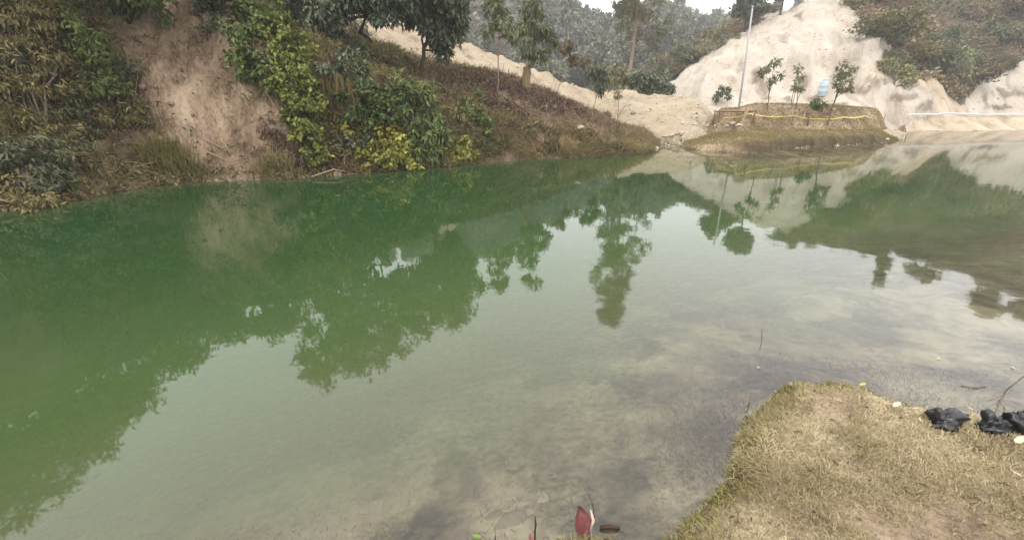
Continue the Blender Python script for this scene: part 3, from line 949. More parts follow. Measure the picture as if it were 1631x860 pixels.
for k, (a, Y, ztop, rr, lab) in enumerate([
        (-0.60, 12.6, 5.1, 0.7, 'broad low tree on top of the bank above the creeper, seen in the water'),
        (-0.74, 11.6, 4.9, 0.65, 'small round tree above the bare earth scar, seen in the water'),
        (-0.90, 10.8, 5.5, 0.75, 'loose tree above the left of the scar, seen mirrored near the left edge'),
        (-1.08, 10.0, 6.3, 0.85, 'thin-leaved tree on the far left hilltop, seen mirrored low on the left'),
        (-1.24, 9.2, 7.2, 0.9, 'tall leafy tree on the far left hilltop, mirrored above the bottom left corner'),
        (-1.46, 8.4, 8.3, 1.0, 'tree on the leftmost hilltop whose mirror image reaches the bottom left corner')]):
    r_ = np.random.default_rng(70 + k)
    b = gp(a - 0.03, Y + 0.4)
    bl = []
    for q_ in range(13):
        f = q_ / 12.0
        zz_ = b[2] + 0.3 + (ztop - 0.5 * rr - b[2] - 0.3) * f
        sp_ = 1.0 - 0.55 * f
        bl.append((np.array([a * Y + r_.normal() * .75 * sp_, Y + r_.normal() * .4, zz_]), rr * (0.45 + 0.4 * r_.random()) * (0.75 + .35 * sp_)))
    plant('tree', lab, 'tree', b, bl, leaf=(0.15, 0.42), dens=480, clump=0.27, mat='green' if k % 2 else 'dark', stem_r=0.06, seed=60 + k, bark=DARKBARK)

SAP = dict(leaf=(0.22, 0.32), dens=820, droop=0.95, clump=0.4)
saplings = [
    ('slender sapling with drooping pale leaves left of the sapling wrapped at its foot', (792, 150), [(787, 8, .42), (800, 38, .38), (822, 52, .34), (776, 46, .24), (795, -30, .4)], dict(mat='pale', stem_r=0.03)),
    ('full drooping sapling whose trunk foot is wrapped in straw', (838, 146), [(850, 12, .45), (862, 46, .45), (846, 76, .42), (874, 68, .34), (860, 90, .3), (842, 40, .4), (855, -30, .4)], dict(mat='pale', stem_r=0.04)),
    ('rust-brown leaved sapling leaning right over the sand ridge', (884, 152), [(898, 80, .26), (913, 94, .26), (930, 98, .22), (906, 70, .2)], dict(mat='rust', stem_r=0.022)),
    ('small sapling with one straight pale stem on the brown slope', (941, 192), [(950, 118, .34), (960, 140, .26), (945, 106, .28), (965, 120, .25)], dict(mat='greygreen', stem_r=0.02)),
    ('forked sapling nearest the tip of the brown slope', (984, 190), [(984, 108, .34), (990, 130, .34), (974, 126, .26), (984, 150, .2), (996, 118, .25)], dict(mat='pale', stem_r=0.024)),
]
for k, (lab, b, bl, kw) in enumerate(saplings):
    h = hit(*b)
    root = plant('sapling', lab, 'sapling', h, pb(bl, h[1]), seed=100 + k, bark=PALEBARK, lean=0.02, **{**SAP, **kw})
    if 'straw' in lab:
        tb = MB()
        t = np.linspace(0, 1, 7)
        for q_ in range(16):
            an = q_ / 16 * 6.283
            tb.tube(np.stack([0.12 * np.cos(an) * (1.3 - .5 * t), 0.12 * np.sin(an) * (1.3 - .5 * t), t * 0.95], -1) + rng.normal(size=(7, 3)) * 0.008, 0.04, 5)
        tb.build('straw_wrap', plain_mat('straw', (0.16, 0.11, 0.06), (0.3, 0.22, 0.13), 0.9, 60, 0.1, 0.4), root)
    if 'forked' in lab:
        tb = MB()
        tb.tube(np.array([P(984, 188, h[1]), P(990, 176, h[1]), P(1000, 164, h[1]), P(1012, 146, h[1])]), [0.025, 0.02, 0.014, 0.008], 5)
        tb.build('branch', PALEBARK, root, h)

# tall sparse tree behind the sand heap
TY = 39.0
tb_ = P(997, 128, TY)
tb_[2] = H(tb_[0], tb_[1]) - 0.2
root = thing('tall_tree', 'tall sparse tree with a pale trunk behind the sand ridge, mirrored in mid water', 'tree', tb_)
r = np.random.default_rng(200)
hgt = 16.6
zz = np.linspace(0, 1, 14)
tp = tb_ + np.stack([0.25 * np.sin(zz * 4) + 0.5 * zz, 0.2 * np.cos(zz * 3) * zz, zz * hgt], -1)
tb = MB()
tb.tube(tp, np.linspace(0.16, 0.035, 14), 10)
blobs = []
for k in range(44):
    f = 0.30 + 0.70 * (k / 43.0)
    p = tb_ + np.array([np.interp(f, zz, tp[:, 0] - tb_[0]), np.interp(f, zz, tp[:, 1] - tb_[1]), f * hgt])
    az = k * 2.4 + r.random()
    L = (2.9 * (1 - f) ** 0.75 + 0.5) * (0.6 + 0.6 * r.random())
    e = p + np.array([math.cos(az) * L, math.sin(az) * L, L * (0.05 + 0.35 * r.random())])
    pts = wob(p, e, 7, 0.05, r, -0.06)
    tb.tube(pts, np.linspace(0.075 * (1.1 - f), 0.015, 7), 5)
    for s in range(4):
        tt = 0.45 + 0.55 * r.random()
        q_ = p + (e - p) * tt
        e2 = q_ + unit(r.normal(size=3) + np.array([0, 0, .3])) * L * 0.3
        tb.tube(wob(q_, e2, 4, 0.08, r), np.linspace(0.02, 0.008, 4), 4)
        if r.random() < 0.62:
            blobs.append((e2, 0.28 + 0.3 * r.random()))
    if r.random() < 0.75:
        blobs.append((e, 0.3 + 0.3 * r.random()))
V, T, tint, _ = crown_leaves(blobs, (0.3, 0.2), 330, r, 0.2, 0.4)
tb.build('trunk', PALEBARK, root, tb_)
mesh('crown', V, T, LM['greygreen'], dict(tint=tint), root, tb_)

# plants on the spit and the cut slope
spit_plants = [
    ('shrub', 'dense low shrub on the left end of the earth berm', (1138, 168), [(1146, 150, .3), (1157, 145, .28), (1140, 157, .22), (1160, 155, .18), (1150, 140, .2)], dict(mat='dark', leaf=(0.2, 0.45), dens=1100, stem_r=0.04), 0),
    ('sapling', 'thin bare-stemmed sapling with a few grey leaves right of the tall pole', (1222, 174), [(1221, 108, .2), (1236, 100, .22), (1240, 120, .17), (1214, 116, .13), (1230, 130, .13)], dict(mat='pale', leaf=(0.2, 0.28), dens=330, stem_r=0.025), 0),
    ('sapling', 'spindly two-stemmed sapling between the pole and the blue drum', (1264, 174), [(1272, 110, .2), (1274, 126, .17), (1268, 138, .18), (1278, 140, .12)], dict(mat='pale', leaf=(0.2, 0.28), dens=330, stem_r=0.02, multi=True), 0),
    ('bush', 'little green bush on the berm just under the blue drum', (1303, 176), [(1303, 162, .22), (1310, 166, .18), (1297, 167, .16)], dict(mat='green', leaf=(0.16, 0.5), dens=1100, stem_r=0.02), 0),
    ('young_tree', 'leafy young tree with a leaning trunk right of the blue drum', (1320, 184), [(1342, 104, .28), (1354, 112, .24), (1336, 122, .26), (1350, 130, .28), (1338, 142, .22), (1354, 142, .18), (1332, 134, .16), (1345, 116, .24)], dict(mat='pale', leaf=(0.19, 0.34), dens=430, stem_r=0.045), 0),
]
for k, (nm, lab, b, bl, kw, o_) in enumerate(spit_plants):
    h = hit(*b)
    plant(nm, lab, nm.replace('_', ' '), h, pb(bl, h[1]), seed=300 + k, parts=SHRUB if nm in ('shrub', 'bush') else ('trunk', 'crown'), bark=BARK, lean=0.015, droop=0.6, **kw)
h = hit(1425, 136)
plant('bush', 'yellow-green bush growing on the right of the pale cut slope', 'bush', h, pb([(1412, 106, .7), (1424, 100, .6), (1436, 116, .7), (1448, 122, .7), (1442, 130, .6), (1404, 104, .4)], None, 0.7),
      leaf=(0.3, 0.4), dens=420, mat='yellowgreen', seed=320, parts=SHRUB, multi=True, stem_r=0.05)

# skyline trees on the right hill
for k, (a, Y, hh, rr, mt, lab) in enumerate([
        (0.470, 57, 3.6, 1.3, 'dark', 'dark round tree on the ridge directly left of the pole top'),
        (0.535, 58, 4.2, 1.5, 'dark', 'dark round tree on the ridge right of the pole top'),
        (0.655, 64, 2.2, 0.7, 'hill', 'small tree standing alone at the top of the pale cut slope'),
        (0.894, 63, 4.4, 0.9, 'hill', 'narrow tree on the right hill, mirrored as a lone spike in the water'),
        (1.000, 63, 3.2, 1.2, 'hill', 'bushy tree on the crest of the right hill beside the narrow tree'),
        (1.190, 62, 4.4, 1.5, 'hill', 'broad tree on the highest part of the right hill'),
        (1.30, 62, 3.6, 1.4, 'hill', 'tree on the right hill beyond the right edge of the photo, seen mirrored')]):
    r_ = np.random.default_rng(400 + k)
    b = gp(a, Y)
    c = b + np.array([0, 0, hh - rr * 0.8])
    bl = [(c + r_.normal(size=3) * rr * np.array([.55, .5, .45 if rr > 1 else .9]), rr * (0.4 + 0.4 * r_.random())) for _ in range(8)]
    plant('tree', lab, 'tree', b, bl, leaf=(0.45, 0.5), dens=260, mat=mt, stem_r=0.13, seed=410 + k, bark=DARKBARK)

# ------------------------------------------------------------------ the wooded distant hills: trees one can tell apart
def hill_tree_mesh(seed, conic):
    r_ = np.random.default_rng(seed)
    if conic:
        bl = [(np.array([r_.normal() * .35, r_.normal() * .35, 2 + k * 0.75]), 1.5 * (1 - k / 10) + 0.3) for k in range(9)]
    else:
        bl = [(np.array([r_.normal() * 1.1, r_.normal() * 1.1, 4.2 + r_.normal() * 1.1]), 1.0 + 0.8 * r_.random()) for _ in range(8)]
    V, T, tint, _ = crown_leaves(bl, (0.75, 0.6), 85, r_, 0.2, 0.4)
    tb = MB()
    tb.tube(wob((0, 0, -0.6), (0, 0, 4.5), 5, 0.03, r_), np.linspace(0.2, 0.09, 5), 6)
    return V, T, tint, tb


protos = []
for k in range(5):
    V, T, tint, tb = hill_tree_mesh(500 + k, k >= 4)
    protos.append((mesh('crown', V, T, LM['hazehill'], dict(tint=tint)), tb.build('trunk', DARKBARK)))
hill_mask = ((GY > 66) & (GY < 186) & (GPX > 560) & (GPX < 1300) & (GPY > -90) & (cls_far := GI['far'])).ravel()
idx = np.nonzero(hill_mask)[0]
r = np.random.default_rng(77)
area = GA.ravel()[idx]
wgt = area * np.where(GI['qq'].ravel()[idx] > 0.9, 1, 1) if 'qq' in GI else area
pick = r.choice(idx, 190, replace=False, p=wgt / wgt.sum())
crest = []
for a in np.linspace(-0.12, 0.62, 46):
    col_y = np.linspace(120, 186, 120)
    zc = terrain(a * col_y, col_y)
    el = (zc - CAMH) / col_y
    yk = col_y[np.argmax(el)] - 1
    crest.append((a * yk + r.normal() * .8, yk, float(zc.max())))
spots = [tuple(ALLV[i]) for i in pick] + [(x, y, H(x, y)) for (x, y, _) in crest]
for n, (x, y, z) in enumerate(spots):
    cr, tk = protos[int(r.integers(0, 5))]
    ridge = n >= len(pick)
    root = thing('hill_tree', 'hazy tree on the skyline ridge of the distant wooded hill' if ridge else 'hazy tree in the woods covering the slope of the distant hill', 'tree', (x, y, z - 0.2),
                 'hazy trees along the skyline of the distant hill' if ridge else 'hazy trees covering the distant hillside')
    s = (0.75 + 0.6 * r.random()) * (0.72 if ridge else 0.9)
    root.scale = (s, s, s * (0.9 + 0.5 * r.random()))
    root.rotation_euler = (0, 0, r.random() * 6.28)
    for src in (cr, tk):
        c = src.copy()
        COL.objects.link(c)
        c.parent = root
for cr, tk in protos:
    bpy.data.objects.remove(cr)
    bpy.data.objects.remove(tk)


# ------------------------------------------------------------------ ground cover (stuff)
def scatter(mask, n, seed, wgt=None):
    m_ = mask.ravel() & (GA.ravel() > 0)
    idx = np.nonzero(m_)[0]
    w_ = GA.ravel()[idx]
    if wgt is not None:
        w_ = w_ * wgt.ravel()[idx]
    r_ = np.random.default_rng(seed)
    k = r_.choice(idx, n, p=w_ / w_.sum())
    jit = r_.random((n, 2)) - 0.5
    p = ALLV[k] + T0.reshape(-1, 3)[k] * jit[:, :1] + T1.reshape(-1, 3)[k] * jit[:, 1:]
    return p, GN.reshape(-1, 3)[k], k, r_


BANKV = np.zeros(GX.shape, bool)
BANKV[:-1, :-1] = cls == 'bank'
HEAPV = np.zeros(GX.shape, bool)
HEAPV[:-1, :-1] = cls == 'sand_heap'
SPITV = np.zeros(GX.shape, bool)
SPITV[:-1, :-1] = cls == 'spit'
LAWNV = np.zeros(GX.shape, bool)
LAWNV[:-1, :-1] = cls == 'ground'
HILLV = np.zeros(GX.shape, bool)
HILLV[:-1, :-1] = cls == 'hills'
BEDV = GI['inW']
vis = (GPX > -120) & (GPX < 1750) & (GPY > -120)


def blades(name, mat, p, nrm, r_, L, Wd, droop=0.3, up=0.7, spread=0.7, tint=None, kind='stuff', label=None):
    n = len(p)
    d = unit(nrm * 0.35 + np.array([0, 0, up]) + rand_unit(n, r_) * spread)
    side = unit(np.cross(d, rand_unit(n, r_)))
    L = L * (0.5 + r_.random(n))
    curl = np.array([0, 0, -1.0]) * (droop * (0.3 + r_.random(n)))[:, None] + nrm * 0.05
    V, Q, T = blade_arrays(p - nrm * 0.01, d, side, L, Wd, curl)
    t = np.repeat(r_.random(n) if tint is None else np.clip(tint + (r_.random(n) - .5) * 0.5, 0, 1), 5)
    return V, Q, T, t


def emit(name, mat, arrs, label):
    V, Q, T, t = arrs
    o = mesh(name, V, [Q, T], LM[mat], dict(tint=t))
    return tag(o, label, None, None, 'stuff')


# bank undergrowth: hanging dry grass, olive weeds, leaf litter and dead brush
nb_ = fbm(GX * 0.8, GY * 0.8, 91, 3)
wleft = np.clip(1.25 - 1.5 * scar + 0.5 * nb_, 0.07, 1.5)
p, nn, k, r_ = scatter(BANKV & vis & (GPX < 640), 70000, 1, wleft * np.clip(0.6 + nb_, 0, 1))
emit('weeds', 'weed', blades('weeds', 'weed', p, nn, r_, 0.30, 0.026, 0.9, 0.35, 0.6, np.clip(0.5 + nb_.ravel()[k], 0, 1)), 'olive weeds hanging over the left bank')
p, nn, k, r_ = scatter(BANKV & vis & (GPX < 700), 40000, 2, wleft * np.clip(0.6 - nb_, 0, 1))
emit('dry_grass', 'drygrass', blades('g', '', p, nn, r_, 0.3, 0.016, 0.9, 0.2, 0.55, np.clip(0.35 - nb_.ravel()[k] * .5, 0, 1)), 'dry brown grass hanging on the left bank')
# leafy understory
p, nn, k, r_ = scatter(BANKV & vis & (GPX < 780), 90000, 3, wleft * np.clip(0.5 + 1.4 * fbm(GX * 1.3, GY * 1.3, 92, 3), 0, 1.5))
d = unit(nn * 0.6 + rand_unit(len(p), r_) * 0.8 + np.array([0, 0, -0.25]))
V, T = leaf_arrays(p + nn * (0.16 * r_.random((len(p), 1))), d, unit(nn + rand_unit(len(p), r_) * .6), 0.11 * (0.6 + 0.8 * r_.random(len(p))), 0.05)
o = mesh('undergrowth', V, T, LM['olive'], dict(tint=np.repeat(np.clip(0.4 + 0.5 * nb_.ravel()[k] + 0.4 * (r_.random(len(p)) - .5), 0, 1), 4)))
tag(o, 'low leafy undergrowth covering the left bank', None, None, 'stuff')
p, nn, k, r_ = scatter(BANKV & vis & (GPX < 660), 4200, 7, np.clip(0.35 + wleft * 0.6, 0, 1))
d = unit(np.array([0, -0.1, -0.75]) + rand_unit(len(p), r_) * 0.75 + nn * 0.25)
V, Q, T = blade_arrays(p + nn * (0.05 + 0.15 * r_.random((len(p), 1))), d, unit(np.cross(d, nn + .2 * rand_unit(len(p), r_))), 0.35 + 0.5 * r_.random(len(p)), 0.011, nn * 0.06 + np.array([0, 0, -0.12]))
o = mesh('dead_stems', V, [Q, T], LM['drygrass'], dict(tint=np.repeat(r_.random(len(p)) * .9, 5)))
tag(o, 'dead stems and roots hanging over the left bank', None, None, 'stuff')
# brown slope: dead brush and reedy edge
slope_m = BANKV & vis & (GPX > 660)
edge_w = np.exp(-(GI['dl'] / 0.9) ** 2)
p, nn, k, r_ = scatter(slope_m & (GI['dl'] < 9), 30000, 4, (0.12 + edge_w * 2.0) * np.clip(0.6 + 1.3 * nb_, 0.1, 2))
emit('reeds', 'drygrass', blades('g', '', p, nn, r_, 0.30, 0.014, 0.55, 0.7, 0.5, np.clip(0.55 + 0.4 * nb_.ravel()[k], 0, 1)), 'olive and straw grass along the edge of the brown slope')
p, nn, k, r_ = scatter(slope_m & (GI['dl'] > 0.7) & (GI['dl'] < 11), 26000, 5, np.clip(0.4 + nb_, 0.05, 1))
emit('dead_brush', 'deadbrush', blades('g', '', p, nn, r_, 0.34, 0.018, 0.2, 0.4, 0.9), 'dead brown brush strewn over the slope')
p, nn, k, r_ = scatter(slope_m & (GI['dl'] > 0.2) & (GI['dl'] < 10), 16000, 6)
emit('straw', 'drygrass', blades('g', '', p, nn, r_, 0.2, 0.012, 0.5, 0.5, 0.8), 'straw-coloured dry grass on the brown slope')
for k, (px, py, rad, n, lab) in enumerate([(828, 150, .8, 150, 'dark dead brush pile beside the straw-wrapped sapling'), (868, 168, .7, 110, 'dead brush pile under the rust-leaved sapling'), (805, 178, .6, 90, 'low heap of dead twigs below the slender sapling'),
                                          (905, 172, .6, 80, 'thin dead brush heap between the rust-leaved sapling and the small straight sapling'), (762, 140, .6, 90, 'dead brush heap right of the low dark tree crown')]):
    c_ = hit(px, py)
    rb = np.random.default_rng(1200 + k)
    mbb = MB()
    for _ in range(n):
        q_ = c_ + rb.normal(size=3) * np.array([rad, rad * .6, 0])
        q_[2] = H(q_[0], q_[1]) + 0.25 * rb.random()
        d_ = unit(rb.normal(size=3) * np.array([1, 1, .55]) + np.array([0, 0, .12]))
        L_ = 0.25 + 0.6 * rb.random()
        mbb.tube(wob(q_ - d_ * L_ / 2, q_ + d_ * L_ / 2, 4, 0.06, rb), np.linspace(0.016, 0.006, 4), 4)
    m_ = 900
    q_ = c_ + rb.normal(size=(m_, 3)) * np.array([rad, rad * .6, 0])
    q_[:, 2] = terrain(q_[:, 0], q_[:, 1]) + 0.3 * rb.random(m_)
    Vb, Tb = leaf_arrays(q_, rand_unit(m_, rb), rand_unit(m_, rb), 0.12 * (.6 + .8 * rb.random(m_)), 0.05)
    ns_ = mbb.n
    mbb.add(Vb, None, Tb)
    o = mbb.build('brush_pile', LM['deadbrush'], None, c_, False, dict(tint=np.concatenate([np.full(ns_, 0.08 if k % 2 else 0.3), np.repeat(rb.random(m_), 4)])))
    tag(o, lab, 'brush pile')
# hanging dry-grass curtain right of the creeper
pts = []
r_ = np.random.default_rng(8)
for _ in range(1000):
    px = 528 + 17 * r_.normal()
    py = 112 + 60 * r_.random() + 0.4 * abs(px - 528)
    pts.append((px, py))
hh = hit(530, 150)
arr = np.array([P(px, py, hh[1] - 0.25 - 0.25 * r_.random()) for px, py in pts])
d = unit(np.array([0.12, -0.15, -1.0]) + r_.normal(size=(len(arr), 3)) * 0.12)
V, Q, T = blade_arrays(arr, d, unit(np.cross(d, rand_unit(len(arr), r_))), 0.5 * (0.4 + 1.2 * r_.random(len(arr))), 0.014, np.array([[0, 0, -0.15]]))
foot = hit(530, 125)
root = thing('grass_curtain', 'curtain of long dry grass hanging between the creeper and the green shrub', 'dry grass', foot)
mesh('foliage', V, [Q, T], LM['drygrass'], dict(tint=np.repeat(0.4 * r_.random(len(arr)), 5)), root, foot)
# yellow-green grass tufts low on the bank
for (px, py, rad, n, mt, lab) in [(275, 272, 0.55, 1500, 'weed', 'yellow-green grass tuft low on the bank under the bare scar'), (440, 276, 0.4, 900, 'drygrass', 'dry brown grass tuft at the waterline below the creeper'),
                                  (905, 246, 0.3, 700, 'drygrass', 'straw-coloured grass tuft drooping into the water on the brown slope')]:
    h = hit(px, py)
    r_ = np.random.default_rng(int(px))
    p = h + np.stack([r_.normal(size=n) * rad * .4, r_.normal(size=n) * rad * .25, np.zeros(n)], -1)
    p[:, 2] = np.maximum(terrain(p[:, 0], p[:, 1]), 0)
    nn = np.tile(np.array([0, -0.4, 0.9]), (n, 1))
    V, Q, T, t = blades('g', '', p, nn, r_, 0.6, 0.016, 0.55, 0.9, 0.5)
    root = thing('grass_tuft', lab, 'grass tuft', h)
    mesh('foliage', V, [Q, T], LM[mt], dict(tint=np.clip(t * .6 + .4, 0, 1)), root, h)

# spit: short grass on the lawn strip, brown rough on the berm
p, nn, k, r_ = scatter(SPITV & (GI['di'] < 2.6) & (GY < 29), 42000, 10)
emit('spit_grass', 'weed', blades('g', '', p, nn, r_, 0.09, 0.014, 0.3, 0.6, 0.7, np.clip(0.75 + 0.3 * nb_.ravel()[k], 0, 1)), 'short olive grass on the spit')
p, nn, k, r_ = scatter(SPITV & (GI['di'] > 2.0) & (GI['di'] < 5) & (GY < 30), 16000, 11)
emit('berm_grass', 'drygrass', blades('g', '', p, nn, r_, 0.13, 0.016, 0.3, 0.5, 0.8), 'thin brown grass on the earth berm')

# near lawn
near_w = 1.0 / np.maximum(GY + 1.5, 1.0) ** 1.2
p, nn, k, r_ = scatter(LAWNV & vis & (GY < 7) & (GPY < 980), 120000, 12, near_w * np.clip(0.75 + 1.7 * fbm(GX * 3.5, GY * 3.5, 95, 4), 0.08, 2))
emit('lawn_grass', 'lawn', blades('g', '', p, nn, r_, 0.036, 0.0042, 0.35, 0.16, 1.0, np.clip(0.5 + 0.7 * fbm(p[:, 0] * 3, p[:, 1] * 3, 96, 3), 0, 1)), 'short dry grass on the near bank')
p, nn, k, r_ = scatter(LAWNV & vis & (GY < 7) & (GI['dn'] < 0.5) & (GPY < 980) & (GPX < 1480), 15000, 13, np.exp(-(GI['dn'] / 0.13) ** 2) + 0.05)
emit('edge_grass', 'lawngreen', blades('g', '', p, nn, r_, 0.04, 0.0042, 0.4, 0.35, 0.95), 'greener grass along the edge of the near bank')
p, nn, k, r_ = scatter(LAWNV & vis & (GY < 6) & (GPY < 980), 160, 15, near_w)
V, T = leaf_arrays(p + np.array([0, 0, 0.012]), unit(rand_unit(len(p), r_) * np.array([1, 1, .25])), unit(nn + 0.35 * rand_unit(len(p), r_)), 0.03 * (0.5 + r_.random(len(p))), 0.011, 0.3)
o = mesh('leaf_litter', V, T, LM['rust'], dict(tint=np.repeat(r_.random(len(p)), 4)))
tag(o, 'tiny dead leaves littering the near lawn', None, None, 'stuff')
# drowned dead grass in the shallows
p, nn, k, r_ = scatter(BEDV & vis & (GI['dn'] < 0.8) & (GY < 7) & (GPY < 900), 14000, 14, np.exp(-((GPX - 1130) / 70) ** 2 - ((GPY - 700) / 60) ** 2) + 0.25 * np.exp(-((GPX - 1450) / 160) ** 2 - ((GPY - 600) / 40) ** 2) + 0.05)
emit('drowned_grass', 'deadbrush', blades('g', '', p, nn, r_, 0.05, 0.003, 0.3, 0.25, 1.0, 0.5 + 0 * p[:, 0]), 'drowned brown grass under the shallow water')

# right hill scrub and far woods undergrowth
uncut = np.clip(1 - 4 * cut_m, 0, 1)
hm = HILLV & (GZ > 2.2) & (GY > 34) & (GY < 75) & (GPX > 980) & (GPX < 2300) & (~GI['far'])
w2 = uncut * np.clip(0.75 + 0.9 * GI['nb'], 0.1, 2)
p, nn, k, r_ = scatter(hm, 110000, 20, w2)
cl = fbm(p[:, 0] * 0.35, p[:, 1] * 0.35, 97, 4)
hgt_ = np.clip(0.2 + 2.6 * cl, 0.0, 2.4) * r_.random(len(p)) + 0.05
d = unit(rand_unit(len(p), r_) + nn * 0.4)
V, T = leaf_arrays(p + np.array([0, 0, 1.0]) * hgt_[:, None], d, unit(nn + np.array([0, 0, .5]) + rand_unit(len(p), r_) * .5), 0.36 * (0.5 + r_.random(len(p))), 0.2)
isg = fbm(p[:, 0] * 0.16, p[:, 1] * 0.16, 98, 3) + 0.5 * cl + 0.1 * r_.normal(size=len(p)) > 0.12
tv = np.clip(0.45 + 0.9 * fbm(p[:, 0] * 0.12 + 9, p[:, 1] * 0.12, 101, 3) + 0.5 * cl + 0.35 * (r_.random(len(p)) - .5), 0, 1)
for nm, sel, mt, lab in (('scrub', ~isg, 'scrub', 'brown scrub covering the right hill'), ('green_scrub', isg, 'hill', 'green scrub in patches over the right hill')):
    vi = (np.nonzero(sel)[0][:, None] * 4 + np.arange(4)).ravel()
    kk = np.arange(sel.sum())[:, None] * 4
    o = mesh(nm, V[vi], np.concatenate([kk + np.array([[0, 1, 2]]), kk + np.array([[0, 2, 3]])]), LM[mt], dict(tint=np.repeat(tv[sel], 4)))
    tag(o, lab, None, None, 'stuff')
bp_ = []
for k in range(6):
    rb = np.random.default_rng(900 + k)
    bl = [(np.array([rb.normal() * .55, rb.normal() * .5, 0.55 + 0.4 * rb.random()]), 0.45 + 0.35 * rb.random()) for _ in range(6)]
    Vb, Tb, tb_t, cen = crown_leaves(bl, (0.2, 0.45), 620, rb, 0.2, 0.45)
    mbb = MB()
    for c_, _ in cen:
        mbb.tube(wob((0, 0, -0.3), c_, 5, 0.06, rb), np.linspace(0.04, 0.015, 5), 5)
    bp_.append((mesh('foliage', Vb, Tb, LM[['scrub', 'hill', 'yellowgreen', 'olive', 'hill', 'scrub'][k]], dict(tint=tb_t)), mbb.build('stem', DARKBARK)))
rb = np.random.default_rng(950)
pk, _, _, _ = scatter(hm & (GPX < 1720) & (GPY > -60), 120, 951, w2)
for q_ in pk:
    f_, st_ = bp_[int(rb.integers(0, 6))]
    root = thing('bush', 'bush among those dotted over the scrubby right hill', 'bush', (q_[0], q_[1], q_[2] - .1), 'bushes dotted over the scrubby right hill')
    sc1 = 0.7 + 0.9 * rb.random()
    root.scale = (sc1, sc1, sc1 * (.7 + .4 * rb.random()))
    root.rotation_euler = (0, 0, rb.random() * 6.28)
    for src in (f_, st_):
        c_ = src.copy()
        COL.objects.link(c_)
        c_.parent = root
for f_, st_ in bp_:
    bpy.data.objects.remove(f_)
    bpy.data.objects.remove(st_)
fm = GI['far'] & (GPX > 520) & (GPX < 1400) & (GPY > -120) & (GY < 188)
p, nn, k, r_ = scatter(fm, 70000, 21)
cl = fbm(p[:, 0] * 0.15, p[:, 1] * 0.15, 99, 4)
V, T = leaf_arrays(p + np.array([0, 0, 1.0]) * (np.clip(0.6 + 2.6 * cl, 0.1, 4) * r_.random(len(p)))[:, None], unit(rand_unit(len(p), r_) + nn * .4), unit(nn + np.array([0, 0, .6]) + rand_unit(len(p), r_) * .5), 0.9 * (0.5 + r_.random(len(p))), 0.5)
o = mesh('far_woods', V, T, LM['hazehill'], dict(tint=np.repeat(np.clip(0.45 + 0.7 * cl + 0.3 * (r_.random(len(p)) - .5), 0, 1), 4)))
tag(o, 'undergrowth of the distant wooded hill', None, None, 'stuff')
# dark hedge-like bushes behind the heap crest
h = P(1048, 146, 33.5)
h[2] = H(h[0], h[1])
plant('bush', 'dark spreading bush behind the sand ridge below the tall tree', 'bush', h, pb([(1030, 130, .6), (1050, 136, .5), (1015, 128, .6), (1065, 143, .35), (1040, 140, .5), (1000, 125, .5)], 33.5),
      leaf=(0.28, 0.45), dens=600, mat='dark', seed=330, parts=SHRUB, multi=True, stem_r=0.04)


# ------------------------------------------------------------------ built things
POLE = plain_mat('pole_metal', (0.24, 0.24, 0.24), (0.33, 0.33, 0.325), 0.5, 10, 0.5)
pb0 = hit(1178, 167)
b = P(1178, 168, 29.5)
b[2] = H(b[0], b[1])
t_ = P(1199, 11, 29.5)
root = thing('pole', 'tall thin grey pole standing before the pale cut slope', 'pole', b)
mb = MB()
ax = np.array([[b[0], b[1], b[2] - 0.4], [(b[0] + t_[0]) / 2, b[1], (b[2] + t_[2]) / 2], t_])
mb.tube(ax, [0.065, 0.055, 0.042], 12)
mb.build('shaft', POLE, root, b)
mb = MB()
mb.lathe(t_ - np.array([0, 0, 0.05]), [(0.0, 0), (0.055, 0.0), (0.055, 0.07), (0.03, 0.1), (0.0, 0.11)], 12)
mb.build('cap', POLE, root, b)
mb = MB()
mb.lathe(b + np.array([0, 0, -0.05]), [(0.0, 0.14), (0.15, 0.14), (0.16, 0.1), (0.16, -0.2)], 12)
mb.build('footing', plain_mat('concrete', (0.3, 0.29, 0.27), (0.4, 0.39, 0.36), 0.9, 15, 0.2), root, b)

# blue plastic drum on the slope
BLUE = plain_mat('drum_blue', (0.27, 0.325, 0.375), (0.33, 0.385, 0.43), 0.45, 5, 0.4)
b = hit(1309, 153)
b[2] -= 0.05
sc_ = b[1] / 745.0
dw, dh = 6.3 * sc_, 23 * sc_
root = thing('drum', 'upright pale blue plastic drum on the cut slope behind the berm', 'drum', b)
mb = MB()
prof = [(0.0, 0.0), (dw * .94, 0.0), (dw, .04 * dh), (dw, .30 * dh), (dw * 1.05, .32 * dh), (dw * 1.05, .35 * dh), (dw, .37 * dh), (dw, .62 * dh), (dw * 1.05, .64 * dh), (dw * 1.05, .67 * dh), (dw, .69 * dh), (dw, .9 * dh), (dw * .9, .96 * dh), (dw * .55, .985 * dh)]
mb.lathe(b, prof, 24)
mb.build('body', BLUE, root, b)
mb = MB()
mb.lathe(b, [(dw * .56, .98 * dh), (dw * .56, 1.04 * dh), (dw * .5, 1.06 * dh), (0, 1.06 * dh)], 20)
mb.build('lid', plain_mat('drum_lid', (0.12, 0.22, 0.33), (0.16, 0.28, 0.4), 0.5, 5, 0.4), root, b)

